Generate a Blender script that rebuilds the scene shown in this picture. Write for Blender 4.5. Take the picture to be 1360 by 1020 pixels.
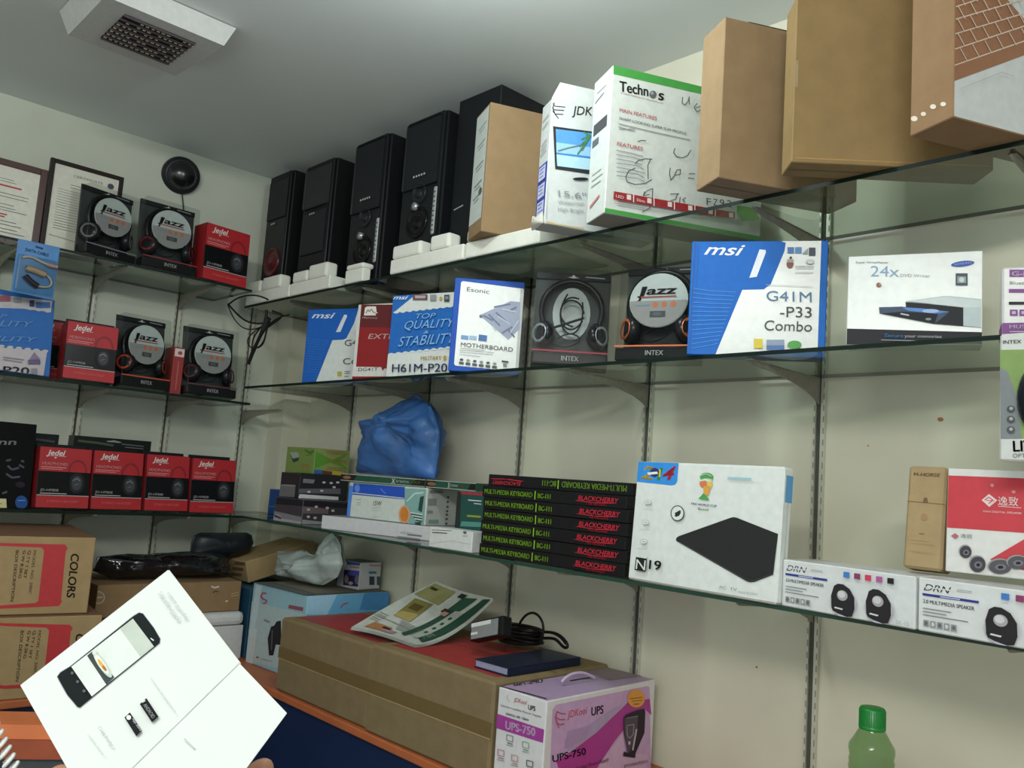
import bpy, bmesh, math, random
from mathutils import Matrix, Vector, noise
random.seed(7)
R = math.radians
SC = bpy.context.scene
for o in list(bpy.data.objects): bpy.data.objects.remove(o)

# ------------------------------------------------------------------ camera
CAM = Vector((3.1648, -1.77, 1.55))
FPX = 1140.0
yaw_, pit_, rol_ = -0.8157, 0.1134, -0.07071
fw = Vector((math.sin(yaw_)*math.cos(pit_), math.cos(yaw_)*math.cos(pit_), math.sin(pit_)))
rt0 = Vector((math.cos(yaw_), -math.sin(yaw_), 0)); dn0 = fw.cross(rt0)
RT = rt0*math.cos(rol_)+dn0*math.sin(rol_); DN = -rt0*math.sin(rol_)+dn0*math.cos(rol_); FW = fw
cam = bpy.data.cameras.new('camera'); camo = bpy.data.objects.new('camera', cam); SC.collection.objects.link(camo)
cam.sensor_width = 36; cam.lens = FPX/1360*36; cam.clip_start = .02; cam.clip_end = 50
m = Matrix.Identity(4)
for i in range(3): m[i][0], m[i][1], m[i][2], m[i][3] = RT[i], -DN[i], -FW[i], CAM[i]
camo.matrix_world = m; SC.camera = camo

# ------------------------------------------------------------------ world, lights, exposure
W = bpy.data.worlds.new('world'); SC.world = W; W.use_nodes = True
W.node_tree.nodes['Background'].inputs[0].default_value = (.84, .94, .93, 1)
W.node_tree.nodes['Background'].inputs[1].default_value = .88
def area(name, loc, look, sx, sy, power, color):
    l = bpy.data.lights.new(name, 'AREA'); l.shape = 'RECTANGLE'; l.size = sx; l.size_y = sy; l.energy = power; l.color = color
    o = bpy.data.objects.new(name, l); SC.collection.objects.link(o); o.location = loc
    d = Vector(look)-Vector(loc); o.rotation_euler = d.to_track_quat('-Z', 'Y').to_euler()
    return o
LAMP = area('ceiling_tube_light', (3.5, -2.6, 2.55), (1.2, -.2, 1.7), 1.2, .15, 30, (1.0, 1.0, .93))
def point(name, loc, power, rad, color):
    l = bpy.data.lights.new(name, 'POINT'); l.energy = power; l.shadow_soft_size = rad; l.color = color
    o = bpy.data.objects.new(name, l); SC.collection.objects.link(o); o.location = loc; return o
GLOW = point('ceiling_glow_fill', (2.0, -.86, 2.50), 14, .05, (.90, 1.0, 1.0))  # point light added out of view to give the ceiling its glow
SC.view_settings.view_transform = 'Standard'; SC.view_settings.look = 'None'
SC.view_settings.gamma = 1; SC.view_settings.use_curve_mapping = False
SC.view_settings.exposure = 0.0

# ------------------------------------------------------------------ helpers
def lin(c):
    return c/12.92 if c <= .04045 else ((c+.055)/1.055)**2.4
def hx(s):
    s = s.lstrip('#'); return tuple(lin(int(s[i:i+2], 16)/255) for i in (0, 2, 4))
MATS = {}
def mat(col, rough=.55, var=.05, scale=60, bump=0, metal=0, spec=.5, alpha=1, emit=0, bscale=None):
    key = (col, rough, var, scale, bump, metal, spec, alpha, emit, bscale)
    if key in MATS: return MATS[key]
    M = bpy.data.materials.new('surface_'+col.strip('#')); M.use_nodes = True
    nt = M.node_tree; b = nt.nodes['Principled BSDF']; c = hx(col)
    tc = nt.nodes.new('ShaderNodeTexCoord'); no = nt.nodes.new('ShaderNodeTexNoise')
    no.inputs['Scale'].default_value = scale; no.inputs['Detail'].default_value = 4
    nt.links.new(tc.outputs['Object'], no.inputs['Vector'])
    cr = nt.nodes.new('ShaderNodeValToRGB')
    cr.color_ramp.elements[0].position = .3; cr.color_ramp.elements[1].position = .7
    cr.color_ramp.elements[0].color = tuple(x*(1-var) for x in c)+(1,)
    cr.color_ramp.elements[1].color = tuple(min(1, x*(1+var)) for x in c)+(1,)
    nt.links.new(no.outputs['Fac'], cr.inputs['Fac']); nt.links.new(cr.outputs['Color'], b.inputs['Base Color'])
    b.inputs['Roughness'].default_value = rough; b.inputs['Metallic'].default_value = metal
    b.inputs['Specular IOR Level'].default_value = spec if max(c) > .04 or spec > .6 else .22; b.inputs['Alpha'].default_value = alpha
    if emit:
        nt.links.new(cr.outputs['Color'], b.inputs['Emission Color']); b.inputs['Emission Strength'].default_value = emit
    if bump:
        bp = nt.nodes.new('ShaderNodeBump'); bp.inputs['Strength'].default_value = bump; bp.inputs['Distance'].default_value = .01
        n2 = nt.nodes.new('ShaderNodeTexNoise'); n2.inputs['Scale'].default_value = bscale or scale*2; n2.inputs['Detail'].default_value = 3
        nt.links.new(tc.outputs['Object'], n2.inputs['Vector'])
        nt.links.new(n2.outputs['Fac'], bp.inputs['Height']); nt.links.new(bp.outputs['Normal'], b.inputs['Normal'])
    MATS[key] = M; return M
def clear(name, tint, rough=.02, ior=1.5):
    if name in MATS: return MATS[name]
    M = bpy.data.materials.new(name); M.use_nodes = True; nt = M.node_tree
    nt.nodes.remove(nt.nodes['Principled BSDF']); out = nt.nodes['Material Output']
    t = nt.nodes.new('ShaderNodeBsdfTransparent'); t.inputs[0].default_value = tint+(1,)
    g = nt.nodes.new('ShaderNodeBsdfGlossy'); g.inputs['Roughness'].default_value = rough
    f = nt.nodes.new('ShaderNodeFresnel'); f.inputs['IOR'].default_value = ior
    x = nt.nodes.new('ShaderNodeMixShader')
    ge = nt.nodes.new('ShaderNodeNewGeometry'); ms = nt.nodes.new('ShaderNodeMath'); ms.operation = 'SUBTRACT'; ms.inputs[0].default_value = 1
    mu = nt.nodes.new('ShaderNodeMath'); mu.operation = 'MULTIPLY'      # one reflection per pane, none from inside
    nt.links.new(ge.outputs['Backfacing'], ms.inputs[1]); nt.links.new(ms.outputs[0], mu.inputs[0]); nt.links.new(f.outputs[0], mu.inputs[1])
    nt.links.new(mu.outputs[0], x.inputs[0]); nt.links.new(t.outputs[0], x.inputs[1]); nt.links.new(g.outputs[0], x.inputs[2])
    nt.links.new(x.outputs[0], out.inputs[0]); MATS[name] = M; return M
def card(col='#ab8157', **k):
    k.setdefault('rough', .8); k.setdefault('var', .07); k.setdefault('scale', 25); k.setdefault('spec', .2); k.setdefault('bump', .08)
    return mat(col, **k)
M_ = lambda x: mat(x) if isinstance(x, str) else x
def ray(u, v):
    return RT*((u-680)/FPX)+DN*((v-510)/FPX)+FW
def at(u, v, ax, val):
    """the point of a real plane (x, y or z = val) that lies on a sight line"""
    d = ray(u, v); i = 'xyz'.index(ax); return CAM+d*((val-CAM[i])/d[i])
def dep(u, v, t):
    return CAM+ray(u, v)*t
def link(name, me, parent=None, mx=None):
    o = bpy.data.objects.new(name, me); SC.collection.objects.link(o)
    if parent is not None: o.parent = parent
    if mx is not None: o.matrix_local = mx
    return o
def tag(o, label, cat, group=None, kind=None):
    o['label'] = label; o['category'] = cat
    if group: o['group'] = group
    if kind: o['kind'] = kind
    return o
def mesh(name, verts, faces, mats, idx=None, smooth=False, parent=None, mx=None):
    me = bpy.data.meshes.new(name); me.from_pydata([tuple(v) for v in verts], [], faces)
    for q in (mats if isinstance(mats, (list, tuple)) else [mats]): me.materials.append(M_(q))
    if idx: me.polygons.foreach_set('material_index', idx)
    if smooth: me.polygons.foreach_set('use_smooth', [True]*len(me.polygons))
    me.update(); return link(name, me, parent, mx)
def bmo(name, bm, mats, parent=None, mx=None, smooth=False):
    bmesh.ops.recalc_face_normals(bm, faces=bm.faces)
    me = bpy.data.meshes.new(name); bm.to_mesh(me); bm.free()
    for q in (mats if isinstance(mats, (list, tuple)) else [mats]): me.materials.append(M_(q))
    if smooth: me.polygons.foreach_set('use_smooth', [True]*len(me.polygons))
    return link(name, me, parent, mx)
def bbox(bm, a, b, bev=0, mi=0, mx=None):
    """box a..b added to bm"""
    a, b = Vector(a), Vector(b)
    r = bmesh.ops.create_cube(bm, size=1); vs = r['verts']
    for v in vs: v.co = Vector((a[i]+(v.co[i]+.5)*(b[i]-a[i]) for i in range(3)))
    fs = list({f for v in vs for f in v.link_faces})
    for f in fs: f.material_index = mi
    if bev:
        es = list({e for v in vs for e in v.link_edges})
        rr = bmesh.ops.bevel(bm, geom=es, offset=bev, segments=2, affect='EDGES', profile=.5)
        vs = list({v for f in rr['faces'] for v in f.verts} | {v for v in vs if v.is_valid})
        for f in rr['faces']: f.material_index = mi
    if mx is not None:
        for v in {v for v in vs if v.is_valid}: v.co = mx @ v.co
def boxo(name, a, b, m_, parent=None, bev=.001, mx=None):
    bm = bmesh.new(); bbox(bm, a, b, bev); return bmo(name, bm, m_, parent, mx)
def tube(name, pts, r, m_, parent=None, res=3, cyclic=False, kind='NURBS'):
    cu = bpy.data.curves.new(name, 'CURVE'); cu.dimensions = '3D'; cu.bevel_depth = r; cu.bevel_resolution = res; cu.resolution_u = 8
    sp = cu.splines.new(kind); sp.points.add(len(pts)-1)
    for p, q in zip(sp.points, pts): p.co = (*q, 1)
    if kind == 'NURBS': sp.order_u = 4; sp.use_endpoint_u = not cyclic
    sp.use_cyclic_u = cyclic
    tmp = bpy.data.objects.new('t', cu); me = bpy.data.meshes.new_from_object(tmp)
    bpy.data.objects.remove(tmp); bpy.data.curves.remove(cu)
    me.materials.clear(); me.materials.append(M_(m_)); me.polygons.foreach_set('use_smooth', [True]*len(me.polygons))
    return link(name, me, parent)
def lathe(name, prof, m_, parent=None, mx=None, n=28, cap=False):
    vs, fs = [], []
    for r, z in prof:
        for k in range(n): vs.append((r*math.cos(2*math.pi*k/n), r*math.sin(2*math.pi*k/n), z))
    for j in range(len(prof)-1):
        for k in range(n): fs.append((j*n+k, j*n+(k+1) % n, (j+1)*n+(k+1) % n, (j+1)*n+k))
    return mesh(name, vs, fs, m_, smooth=True, parent=parent, mx=mx)
TXT = {}
def text_mesh(s, shear, bold):
    bold = 0 if ('M' in s or 'N' in s) else min(bold*.3, .014)
    k = (s, shear, bold)
    if k not in TXT:
        cu = bpy.data.curves.new('t', 'FONT'); cu.body = s; cu.size = 1; cu.shear = shear; cu.offset = bold; cu.resolution_u = 4
        o = bpy.data.objects.new('t', cu); me = bpy.data.meshes.new_from_object(o)
        vs = [tuple(v.co[:2]) for v in me.vertices]; fs = [tuple(p.vertices) for p in me.polygons]
        bpy.data.objects.remove(o); bpy.data.curves.remove(cu); bpy.data.meshes.remove(me)
        if not vs: vs = [(0, 0), (1, 0), (0, 1)]; fs = []
        x0 = min(v[0] for v in vs); x1 = max(v[0] for v in vs)
        vs = [((x-x0)/(x1-x0), y/.73) for x, y in vs]
        TXT[k] = (vs, fs)
    return TXT[k]

class Thing:
    """a thing: an Empty at its base; boxes have x y z yaw w d h lean"""
    def __init__(s, name, label, cat, box, group=None, fixlean=True):
        x, y, z, yw, w, d, h, le = box
        s.w, s.d, s.h = w, d, h
        le = R(le)
        if le > 0 and fixlean: z += d*math.sin(le)
        s.M = Matrix.Translation((x, y, z)) @ Matrix.Rotation(R(yw), 4, 'Z') @ Matrix.Rotation(-le, 4, 'X')
        s.Mi = s.M.inverted()
        s.o = link(name, None); s.o.empty_display_size = .05; s.o.matrix_world = s.M
        tag(s.o, label, cat, group); s.parts = {}; s.eps = {}
    def body(s, name, col, faces={}, bev=.0012, inset=None):
        keys = ['F', 'R', 'B', 'L', 'T', 'D']; mats = [M_(faces.get(k, col)) for k in keys]
        N = {'F': (0, -1, 0), 'R': (1, 0, 0), 'B': (0, 1, 0), 'L': (-1, 0, 0), 'T': (0, 0, 1), 'D': (0, 0, -1)}
        bm = bmesh.new(); bbox(bm, (0, 0, 0), (s.w, s.d, s.h)); bm.normal_update()
        for f in bm.faces:
            for i, k in enumerate(keys):
                if f.normal.dot(Vector(N[k])) > .9: f.material_index = i
        if bev: bmesh.ops.bevel(bm, geom=list(bm.edges), offset=bev, segments=1, affect='EDGES')
        return bmo(name, bm, mats, s.o)
    def face(s, side, Z=(0, 0, 1)): return Face(s, side, Z)
    def add(s, part, verts, faces, col):
        P = s.parts.setdefault(part, [[], [], [], []]); base = len(P[0]); P[0] += verts
        c = M_(col)
        if c not in P[3]: P[3].append(c)
        i = P[3].index(c)
        for f in faces: P[1].append(tuple(base+k for k in f)); P[2].append(i)
    def flush(s):
        for n, (v, f, i, mm) in s.parts.items():
            if n in ('icons', 'icon', 'colour_swatch', 'packing_tape', 'green_stripe', 'strip_icon', 'spec_panel', 'handling_icons', 'print_block', 'printed_mark', 'white_panel', 'purple_band', 'stripe', 'red_panel', 'dark_print', 'grey_print', 'brown_panel'):
                for q, k in zip(f, i): mesh(n, [v[j] for j in q], [tuple(range(len(q)))], mm[k], parent=s.o)
                continue
            if f:
                q = mesh(n, v, f, mm, i, parent=s.o)
                if 'lettering' in n or n in ('handwriting', 'small_print', 'label_print', 'keyboard_lines', 'wave_pattern'): q['kind'] = 'stuff'
        s.parts = {}; return s.o
class Face:
    def __init__(s, T, side, Z):
        s.T, s.side, s.Z, s.unit = T, side, Z, False
        w, d, h = T.w, T.d, T.h
        s.A, s.B = {'F': (w, h), 'B': (w, h), 'L': (d, h), 'R': (d, h), 'T': (w, d), 'D': (w, d)}[side]
        s.off = 0.0
    def u(s): s.unit = True; return s
    def px(s, Z=None):
        s.unit = False
        if Z: s.Z = Z
        return s
    def pt(s, a, b, e):
        T = s.T
        return {'F': (a, -e, b), 'B': (a, T.d+e, b), 'L': (-e, a, b), 'R': (T.w+e, a, b), 'T': (a, b, T.h+e), 'D': (a, b, -e)}[s.side]
    def m(s, p):
        if s.unit: return p[0]*s.A, p[1]*s.B
        ox, oy, k = s.Z; u, v = ox+p[0]/k, oy+p[1]/k
        o = s.T.Mi @ CAM; d = s.T.Mi.to_3x3() @ ray(u, v)
        i, val = {'F': (1, 0), 'B': (1, s.T.d), 'L': (0, 0), 'R': (0, s.T.w), 'T': (2, s.T.h), 'D': (2, 0)}[s.side]
        t = (val-o[i])/d[i]; q = o+d*t
        return {'F': (q[0], q[2]), 'B': (q[0], q[2]), 'L': (q[1], q[2]), 'R': (q[1], q[2]), 'T': (q[0], q[1]), 'D': (q[0], q[1])}[s.side]
    def cl(s, q):
        if getattr(s.T, 'noclip', 0): return q
        g = .0008; return min(max(q[0], g), s.A-g), min(max(q[1], g), s.B-g)
    def e(s):
        s.T.eps[s.side] = s.T.eps.get(s.side, .0003)+.00016; return s.T.eps[s.side]+s.off
    def poly(s, part, col, pts):
        e = s.e(); vs = [s.pt(*s.cl(s.m(p)), e) for p in pts]; s.T.add(part, vs, [tuple(range(len(vs)))], col)
    def rect(s, part, col, x0, y0, x1, y1): s.poly(part, col, [(x0, y0), (x1, y0), (x1, y1), (x0, y1)])
    def ell(s, part, col, cx, cy, rx, ry, n=24, rot=0):
        c, q = math.cos(rot), math.sin(rot)
        s.poly(part, col, [(cx+rx*math.cos(t)*c-ry*math.sin(t)*q, cy+rx*math.cos(t)*q+ry*math.sin(t)*c) for t in [2*math.pi*k/n for k in range(n)]])
    def line(s, part, col, pts, wd):
        e = s.e(); vs, fs = [], []
        for (x0, y0), (x1, y1) in zip(pts, pts[1:]):
            L = math.hypot(x1-x0, y1-y0) or 1; nx, ny = -(y1-y0)/L*wd/2, (x1-x0)/L*wd/2
            b = len(vs)
            for p in ((x0+nx, y0+ny), (x1+nx, y1+ny), (x1-nx, y1-ny), (x0-nx, y0-ny)): vs.append(s.pt(*s.cl(s.m(p)), e))
            fs.append((b, b+1, b+2, b+3))
        s.T.add(part, vs, fs, col)
    def text(s, part, col, t, bl, br, tl, shear=0, bold=.0):
        vs, fs = text_mesh(t, shear, bold); e = s.e()
        B, Rr, T_ = Vector(s.m(bl)), Vector(s.m(br)), Vector(s.m(tl))
        out = [s.pt(*s.cl(B+(Rr-B)*x+(T_-B)*y), e) for x, y in vs]
        s.T.add(part, out, fs, col)
        if .03 <= bold <= .055:                       # heavy lettering: the same strokes laid beside each other
            for k in (-1, 1):
                D = (T_-B).length*.018*k; dx = (Rr-B).normalized()*D
                s.T.add(part, [s.pt(*s.cl(B+(Rr-B)*x+(T_-B)*y+dx), e) for x, y in vs], fs, col)
    def lines(s, part, col, x0, x1, ys, wd, rag=.3):
        for y in ys: s.line(part, col, [(x0, y), (x0+(x1-x0)*(1-rag*random.random()), y)], wd)
def pillow(name, outline, nrm, thick, m_, parent=None, seed=0, amp=.25, sub=4, fl=1.8):
    """a crumpled bag: rings of an outline drawn in towards its centre and puffed to both sides"""
    pts = []
    n0 = len(outline)
    for i in range(n0):
        a, b = Vector(outline[i]), Vector(outline[(i+1) % n0])
        for k in range(sub): pts.append(a.lerp(b, k/sub))
    c = sum(pts, Vector())/len(pts); nrm = Vector(nrm).normalized(); n = len(pts)
    ks = [1, .97, .9, .8, .68, .55, .4, .25, .12]; vs, fs = [], []
    def ring(k, sgn):
        b = len(vs)
        for p in pts:
            q = c+(p-c)*k; h = thick*(1-k**fl)**.6
            f = noise.noise(q*14+Vector((seed, 0, 0)))+.6*abs(noise.noise(q*33+Vector((0, seed, 0))))
            q = q+nrm*sgn*h*(1+amp*2*f)
            if k < 1: q = q+Vector((noise.noise(q*20), noise.noise(q*21+Vector((5, 5, 5))), noise.noise(q*19)))*thick*amp*.25
            vs.append(q)
        return b
    for sgn in (1, -1):
        prev = ring(ks[0], sgn) if sgn == 1 else 0
        for k in ks[1:]:
            b = ring(k, sgn)
            for i in range(n): fs.append((prev+i, prev+(i+1) % n, b+(i+1) % n, b+i))
            prev = b
        vs.append(c+nrm*sgn*thick); ci = len(vs)-1
        for i in range(n): fs.append((prev+i, prev+(i+1) % n, ci))
    return mesh(name, vs, fs, m_, smooth=True, parent=parent)
def mtx(loc, z=None, x=None):
    """frame at loc with local z along z and x near x"""
    z = Vector(z or (0, 0, 1)).normalized(); x = Vector(x or (1, 0, 0)); y = z.cross(x).normalized(); x = y.cross(z)
    q = Matrix.Identity(4)
    for i in range(3): q[i][0], q[i][1], q[i][2], q[i][3] = x[i], y[i], z[i], loc[i]
    return q
# ------------------------------------------------------------------ the room
CEIL = 2.70
wallm = mat('#d2d0bd', rough=.6, var=.06, scale=3.5, bump=.05, bscale=18, spec=.4)
def struct(name, a, b, m_):
    o = boxo(name, a, b, m_, bev=0); o['kind'] = 'structure'; return o
wl = struct('wall_left', (-.1, -4.2, 0), (0, .1, CEIL), mat('#c6cabc', rough=.65, var=.06, scale=3, bump=.05, bscale=14))
wr = struct('wall_right', (0, 0, 0), (5.2, .1, CEIL), wallm)
struct('trim_1', (0, -.115, 0), (.117, 0, CEIL), wallm)
struct('floor', (-.1, -4.2, -.1), (5.2, .1, 0), mat('#8f8a7c', rough=.4, var=.1, scale=4))
struct('ceiling', (-.1, -4.2, CEIL), (5.2, .1, CEIL+.1), mat('#dbe1e0', rough=.8, var=.03, scale=2.5))
for k, (u, v, r) in enumerate(((1249, 557, .0055), (1005, 886, .003), (1153, 592, .002))):
    p = at(u, v, 'y', -.0004); n = 10
    mesh('stain_mark', [(p.x+r*math.cos(t)*(1+.3*random.random()), -.0006, p.z+r*.8*math.sin(t)) for t in [6.283*i/n for i in range(n)]], [tuple(range(n))], '#b06a48', parent=wr)
# counters -----------------------------------------------------------------
orange = mat('#b4643c', rough=.45, var=.12, scale=9); navy = mat('#16284e', rough=.5, var=.12, scale=5)
t = Thing('wall_counter', 'long orange wooden counter with navy front under the right wall', 'counter', (0.66, -.46, 0, 0, 4.3, .458, .903, 0))
boxo('countertop', (0, -.0, .883), (4.3, .458, .903), orange, t.o, .003)
boxo('front_panel', (0, .02, .02), (4.3, .036, .882), navy, t.o, .002)
boxo('end_panel', (4.28, .036, .02), (4.3, .45, .882), navy, t.o, .001)
t.flush()
t = Thing('wall_counter', 'orange wooden counter under the left wall carrying the two large printed cartons', 'counter', (.002, -2.6, 0, 0, .652, 2.48, .903, 0))
boxo('countertop', (0, 0, .883), (.656, 2.48, .903), orange, t.o, .003)
boxo('front_panel', (.60, 0, .02), (.62, 2.1, .882), navy, t.o, .002)
t.flush()
p0, p1 = at(-40, 943.7, 'z', 1.0), at(57, 945.7, 'z', 1.0); q0, q1 = at(-40, 961, 'z', 1.0), at(57, 963, 'z', 1.0)
dr = (p1-p0).normalized(); end = p1+dr*.10; st = p0-dr*.35; wd = (q1-p1)-dr*((q1-p1).dot(dr)); wv = wd.normalized(); W_ = wd.length
t = Thing('desk', 'low orange topped desk edge with grey front at lower left behind the booklet', 'desk', (st.x, st.y, 0, 0, 1, 1, 1, 0))
L_ = (end-st).length
def deskbox(name, a, b, za, zb, m_):
    bm = bmesh.new(); o = Vector((st.x, st.y, 0)); vs = []
    for z in (za, zb):
        for s_, w_ in ((0, a), (L_, a), (L_, b), (0, b)): q = Vector((0, 0, z))+Vector((dr.x, dr.y, 0))*s_+Vector((wv.x, wv.y, 0))*w_; vs.append(bm.verts.new(q))
    for f in ((0, 1, 2, 3), (7, 6, 5, 4), (0, 4, 5, 1), (1, 5, 6, 2), (2, 6, 7, 3), (3, 7, 4, 0)): bm.faces.new([vs[i] for i in f])
    bmo(name, bm, m_, t.o)
deskbox('desktop_board', 0, W_, .972, 1.0, mat('#dc7a4a', rough=.45, var=.1, scale=12))
deskbox('front_rail', W_*.90, W_+.004, .935, .9715, mat('#9c4a2c', rough=.5, var=.15, scale=12))
deskbox('cabinet', .01, W_*.88, 0, .9715, mat('#43474a', rough=.6))
# ceiling exhaust fan ---------------------------------------------------------
t = Thing('exhaust_fan', 'square grey ceiling ventilation box with dark louvred grille', 'vent', (0.735, -1.215, CEIL-.062, 0, .30, .355, .06, 0))
vs = [(.012, .025, 0), (.296, .025, 0), (.296, .325, 0), (.010, .313, 0), (0, 0, .06), (.298, 0, .06), (.298, .352, .06), (0, .35, .06)]
mesh('housing', vs, [(0, 1, 2, 3), (4, 5, 1, 0), (5, 6, 2, 1), (6, 7, 3, 2), (7, 4, 0, 3)], mat('#c3c4c2', rough=.5), parent=t.o)
gx0, gx1, gy0, gy1 = .070, .250, .087, .268
boxo('grille_back', (gx0, gy0, -.0012), (gx1, gy1, -.0004), '#241f22', t.o, 0)
for k in range(8):
    x = gx0+.004+k*(gx1-gx0-.008)/7
    boxo('louvre', (x-.0025, gy0, -.006), (x+.0025, gy1, -.0013), mat('#4b4146', rough=.35), t.o, 0)
bm = bmesh.new()
for k in range(7):
    x = gx0+.0165+k*(gx1-gx0-.008)/7
    for j in range(13):
        if random.random() < .8:
            y = gy0+.008+j*(gy1-gy0-.016)/12
            bbox(bm, (x-.0035, y-.0035-.002*random.random(), -.0032), (x+.0015, y+.003, -.0013))
go = bmo('grille_mesh', bm, mat('#efe9c8', rough=.35), t.o); go['kind'] = 'stuff'
lathe('screw', [(0, -.004), (.003, -.003), (.0035, 0)], '#55585a', t.o, mtx((.294, .19, .045), (1, 0, 0), (0, 1, 0)))
t.flush()
# tube lamp hung above the camera's head --------------------------------------
t = Thing('tube_lamp', 'white ceiling tube lamp lighting the shop', 'lamp', (3.5, -2.62, CEIL-.05, 0, .1, .1, .1, 0))
boxo('lamp_housing', (-.6, -.03, .0), (.6, .03, .048), '#e8e8e4', t.o, .003)
tb = boxo('lamp_tube', (-.58, -.012, -.028), (.58, .012, -.004), mat('#ffffff', emit=3), t.o, .006)
t.flush()
t = Thing('added_glow_bulb', 'unseen round bulb in a white holder, added for the ceiling glow', 'lamp', (2.0, -.86, 2.50, 0, .1, .1, .1, 0))  # unseen fixture added around the glow light
lathe('holder', [(.03, .20), (.03, .09), (.02, .06), (.02, .05), (.0005, .05)], '#e8e8e4', t.o)
lathe('bulb', [(.0005, -.044), (.03, -.033), (.044, 0), (.03, .033), (.018, .048)], clear('bulb glass', (.97, .97, .97), .2, 1.2), t.o); t.flush()
# shelf uprights -----------------------------------------------------------------
metal = mat('#c9cabc', rough=.4, var=.05, metal=.25); slotm = mat('#85867a', rough=.8); groove_shade = mat('#4b4c43', rough=.8); brk = mat('#8d887c', rough=.5, var=.12)
RX = [.436, .893, 1.346, 1.808, 2.273, 2.735]; LY = [-.230, -.524, -.827, -1.13, -1.43]
ordn = ['first', 'second', 'third', 'fourth', 'fifth', 'sixth']
def upright(wall, c, z0, z1, k):
    lab = f'slotted steel shelf upright on the {wall} wall, {ordn[k]} from the corner'
    if wall == 'right': mx = Matrix.Translation((c, 0, z0))
    else: mx = Matrix.Translation((0, c, z0)) @ Matrix.Rotation(R(90), 4, 'Z')
    o = link('shelf_upright', None); o.matrix_world = mx; tag(o, lab, 'shelf upright', 'shelf uprights')
    h = z1-z0; bm = bmesh.new()
    bbox(bm, (-.0125, -.0105, 0), (-.0085, -.0005, h)); bbox(bm, (.0085, -.0105, 0), (.0125, -.0005, h)); bbox(bm, (-.0085, -.0035, 0), (.0085, -.0005, h))
    bmo('channel', bm, metal, o); boxo('groove_shade', (-.0084, -.0042, 0), (.0002, -.0036, h), groove_shade, o, 0); bm = bmesh.new(); z = .02  # dark strip colours in the shade inside the channel
    pass
    while z < h-.02:
        for x in (-.0105, .0105): bbox(bm, (x-.0012, -.0109, z), (x+.0012, -.0106, z+.013))
        z += .025
    q = bmo('slot', bm, slotm, o); q['kind'] = 'stuff'
for k, x in enumerate(RX): upright('right', x, .905, 2.30, k)
for k, y in enumerate(LY): upright('left', y, .905, 2.158, k)
# glass shelves -------------------------------------------------------------------
glass = clear('tinted shelf glass', (.78, .84, .79)); edge = mat('#0c1c16', rough=.45, spec=.4); edge2 = mat('#1d3f31', rough=.4, spec=.4)
def shelf(label, x0, x1, y0, y1, z, em=edge):
    bm = bmesh.new(); bbox(bm, (0, 0, -.004), (x1-x0, y1-y0, .004)); bm.normal_update()
    for f in bm.faces: f.material_index = 0 if abs(f.normal.z) > .5 else 1
    o = bmo('glass_shelf', bm, [glass, em], mx=Matrix.Translation((x0, y0, z))); tag(o, label, 'shelf', 'glass shelves'); return o
SR = {'top': 2.132, 'mid': 1.825, 'bot': 1.361}; SL = {'top': 2.158, 'mid': 1.758, 'bot': 1.361}
shelf('uppermost glass shelf on the right wall under the speakers and brown cartons', .135, 3.6, -.33, -.016, SR['top'])
shelf('middle glass shelf on the right wall under the motherboard boxes', .205, 3.6, -.33, -.016, SR['mid'])
shelf('lowest glass shelf on the right wall under the keyboard boxes', .302, 3.6, -.33, -.016, SR['bot'], edge2)
shelf('uppermost glass shelf on the left wall under the framed certificates', .016, .33, -2.2, -.40, SL['top'])
shelf('middle glass shelf on the left wall under headset packs', .016, .33, -2.2, -.362, SL['mid'])
shelf('lowest glass shelf on the left wall under the row of red boxes', .016, .30, -2.2, -.12, SL['bot'])
def bracket(wall, c, z, k, lvl):
    lab = f'grey steel bracket under the {lvl} glass shelf, {ordn[k]} upright on the {wall} wall'
    pr = [(.002, 0), (.29, 0), (.30, -.003), (.29, -.008), (.20, -.014), (.12, -.022), (.06, -.033), (.025, -.045), (.002, -.056)]
    vs = [(sx, -y, zz) for sx in (-.002, .002) for y, zz in pr]; n = len(pr)
    fs = [tuple(range(n-1, -1, -1)), tuple(range(n, 2*n))]+[(i, (i+1) % n, n+(i+1) % n, n+i) for i in range(n)]
    bm = bmesh.new(); vv = [bm.verts.new(v) for v in vs]
    for f in fs: bm.faces.new([vv[i] for i in f])
    bbox(bm, (-.006, -.292, -.0015), (.006, -.014, 0))
    mx = Matrix.Translation((c, -.0112, z)) if wall == 'right' else Matrix.Translation((.0112, c, z)) @ Matrix.Rotation(R(90), 4, 'Z')
    o = bmo('shelf_bracket', bm, brk, mx=mx); tag(o, lab, 'bracket', 'shelf brackets')
for lvl, nm in (('top', 'uppermost'), ('mid', 'middle'), ('bot', 'lowest')):
    for k, x in enumerate(RX): bracket('right', x, SR[lvl]-.0045, k, nm)
    for k, y in enumerate(LY):
        if lvl == 'top' and k == 0: continue
        bracket('left', y, SL[lvl]-.0045, k, nm)
# dome camera ----------------------------------------------------------------------
t = Thing('dome_camera', 'black round dome camera on the left wall near the ceiling', 'security camera', (0, -.575, 2.602, 0, .1, .1, .1, 0))
bl = mat('#15161a', rough=.25, spec=.7)
mx = mtx((.002, 0, 0), (1, -.15, -.25), (0, 1, 0))
lathe('mounting_ring', [(.0, 0), (.066, 0), (.070, .012), (.066, .028), (.056, .034), (.052, .034)], mat('#23252a', rough=.4), t.o, mx, 36)
lathe('dome', [(.053, .030)]+[(.053*math.cos(a), .030+.042*math.sin(a)) for a in [i*math.pi/2/8 for i in range(1, 8)]]+[(0.0005, .072)], bl, t.o, mx, 36)
tube('cable', [Vector((.012, .01, -.066)), Vector((.010, .02, -.10)), Vector((.008, .03, -.15)), Vector((.006, .035, -.20)), Vector((.006, .04, -.30))], .0022, '#2c2e30', t.o)
t.flush()
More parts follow.
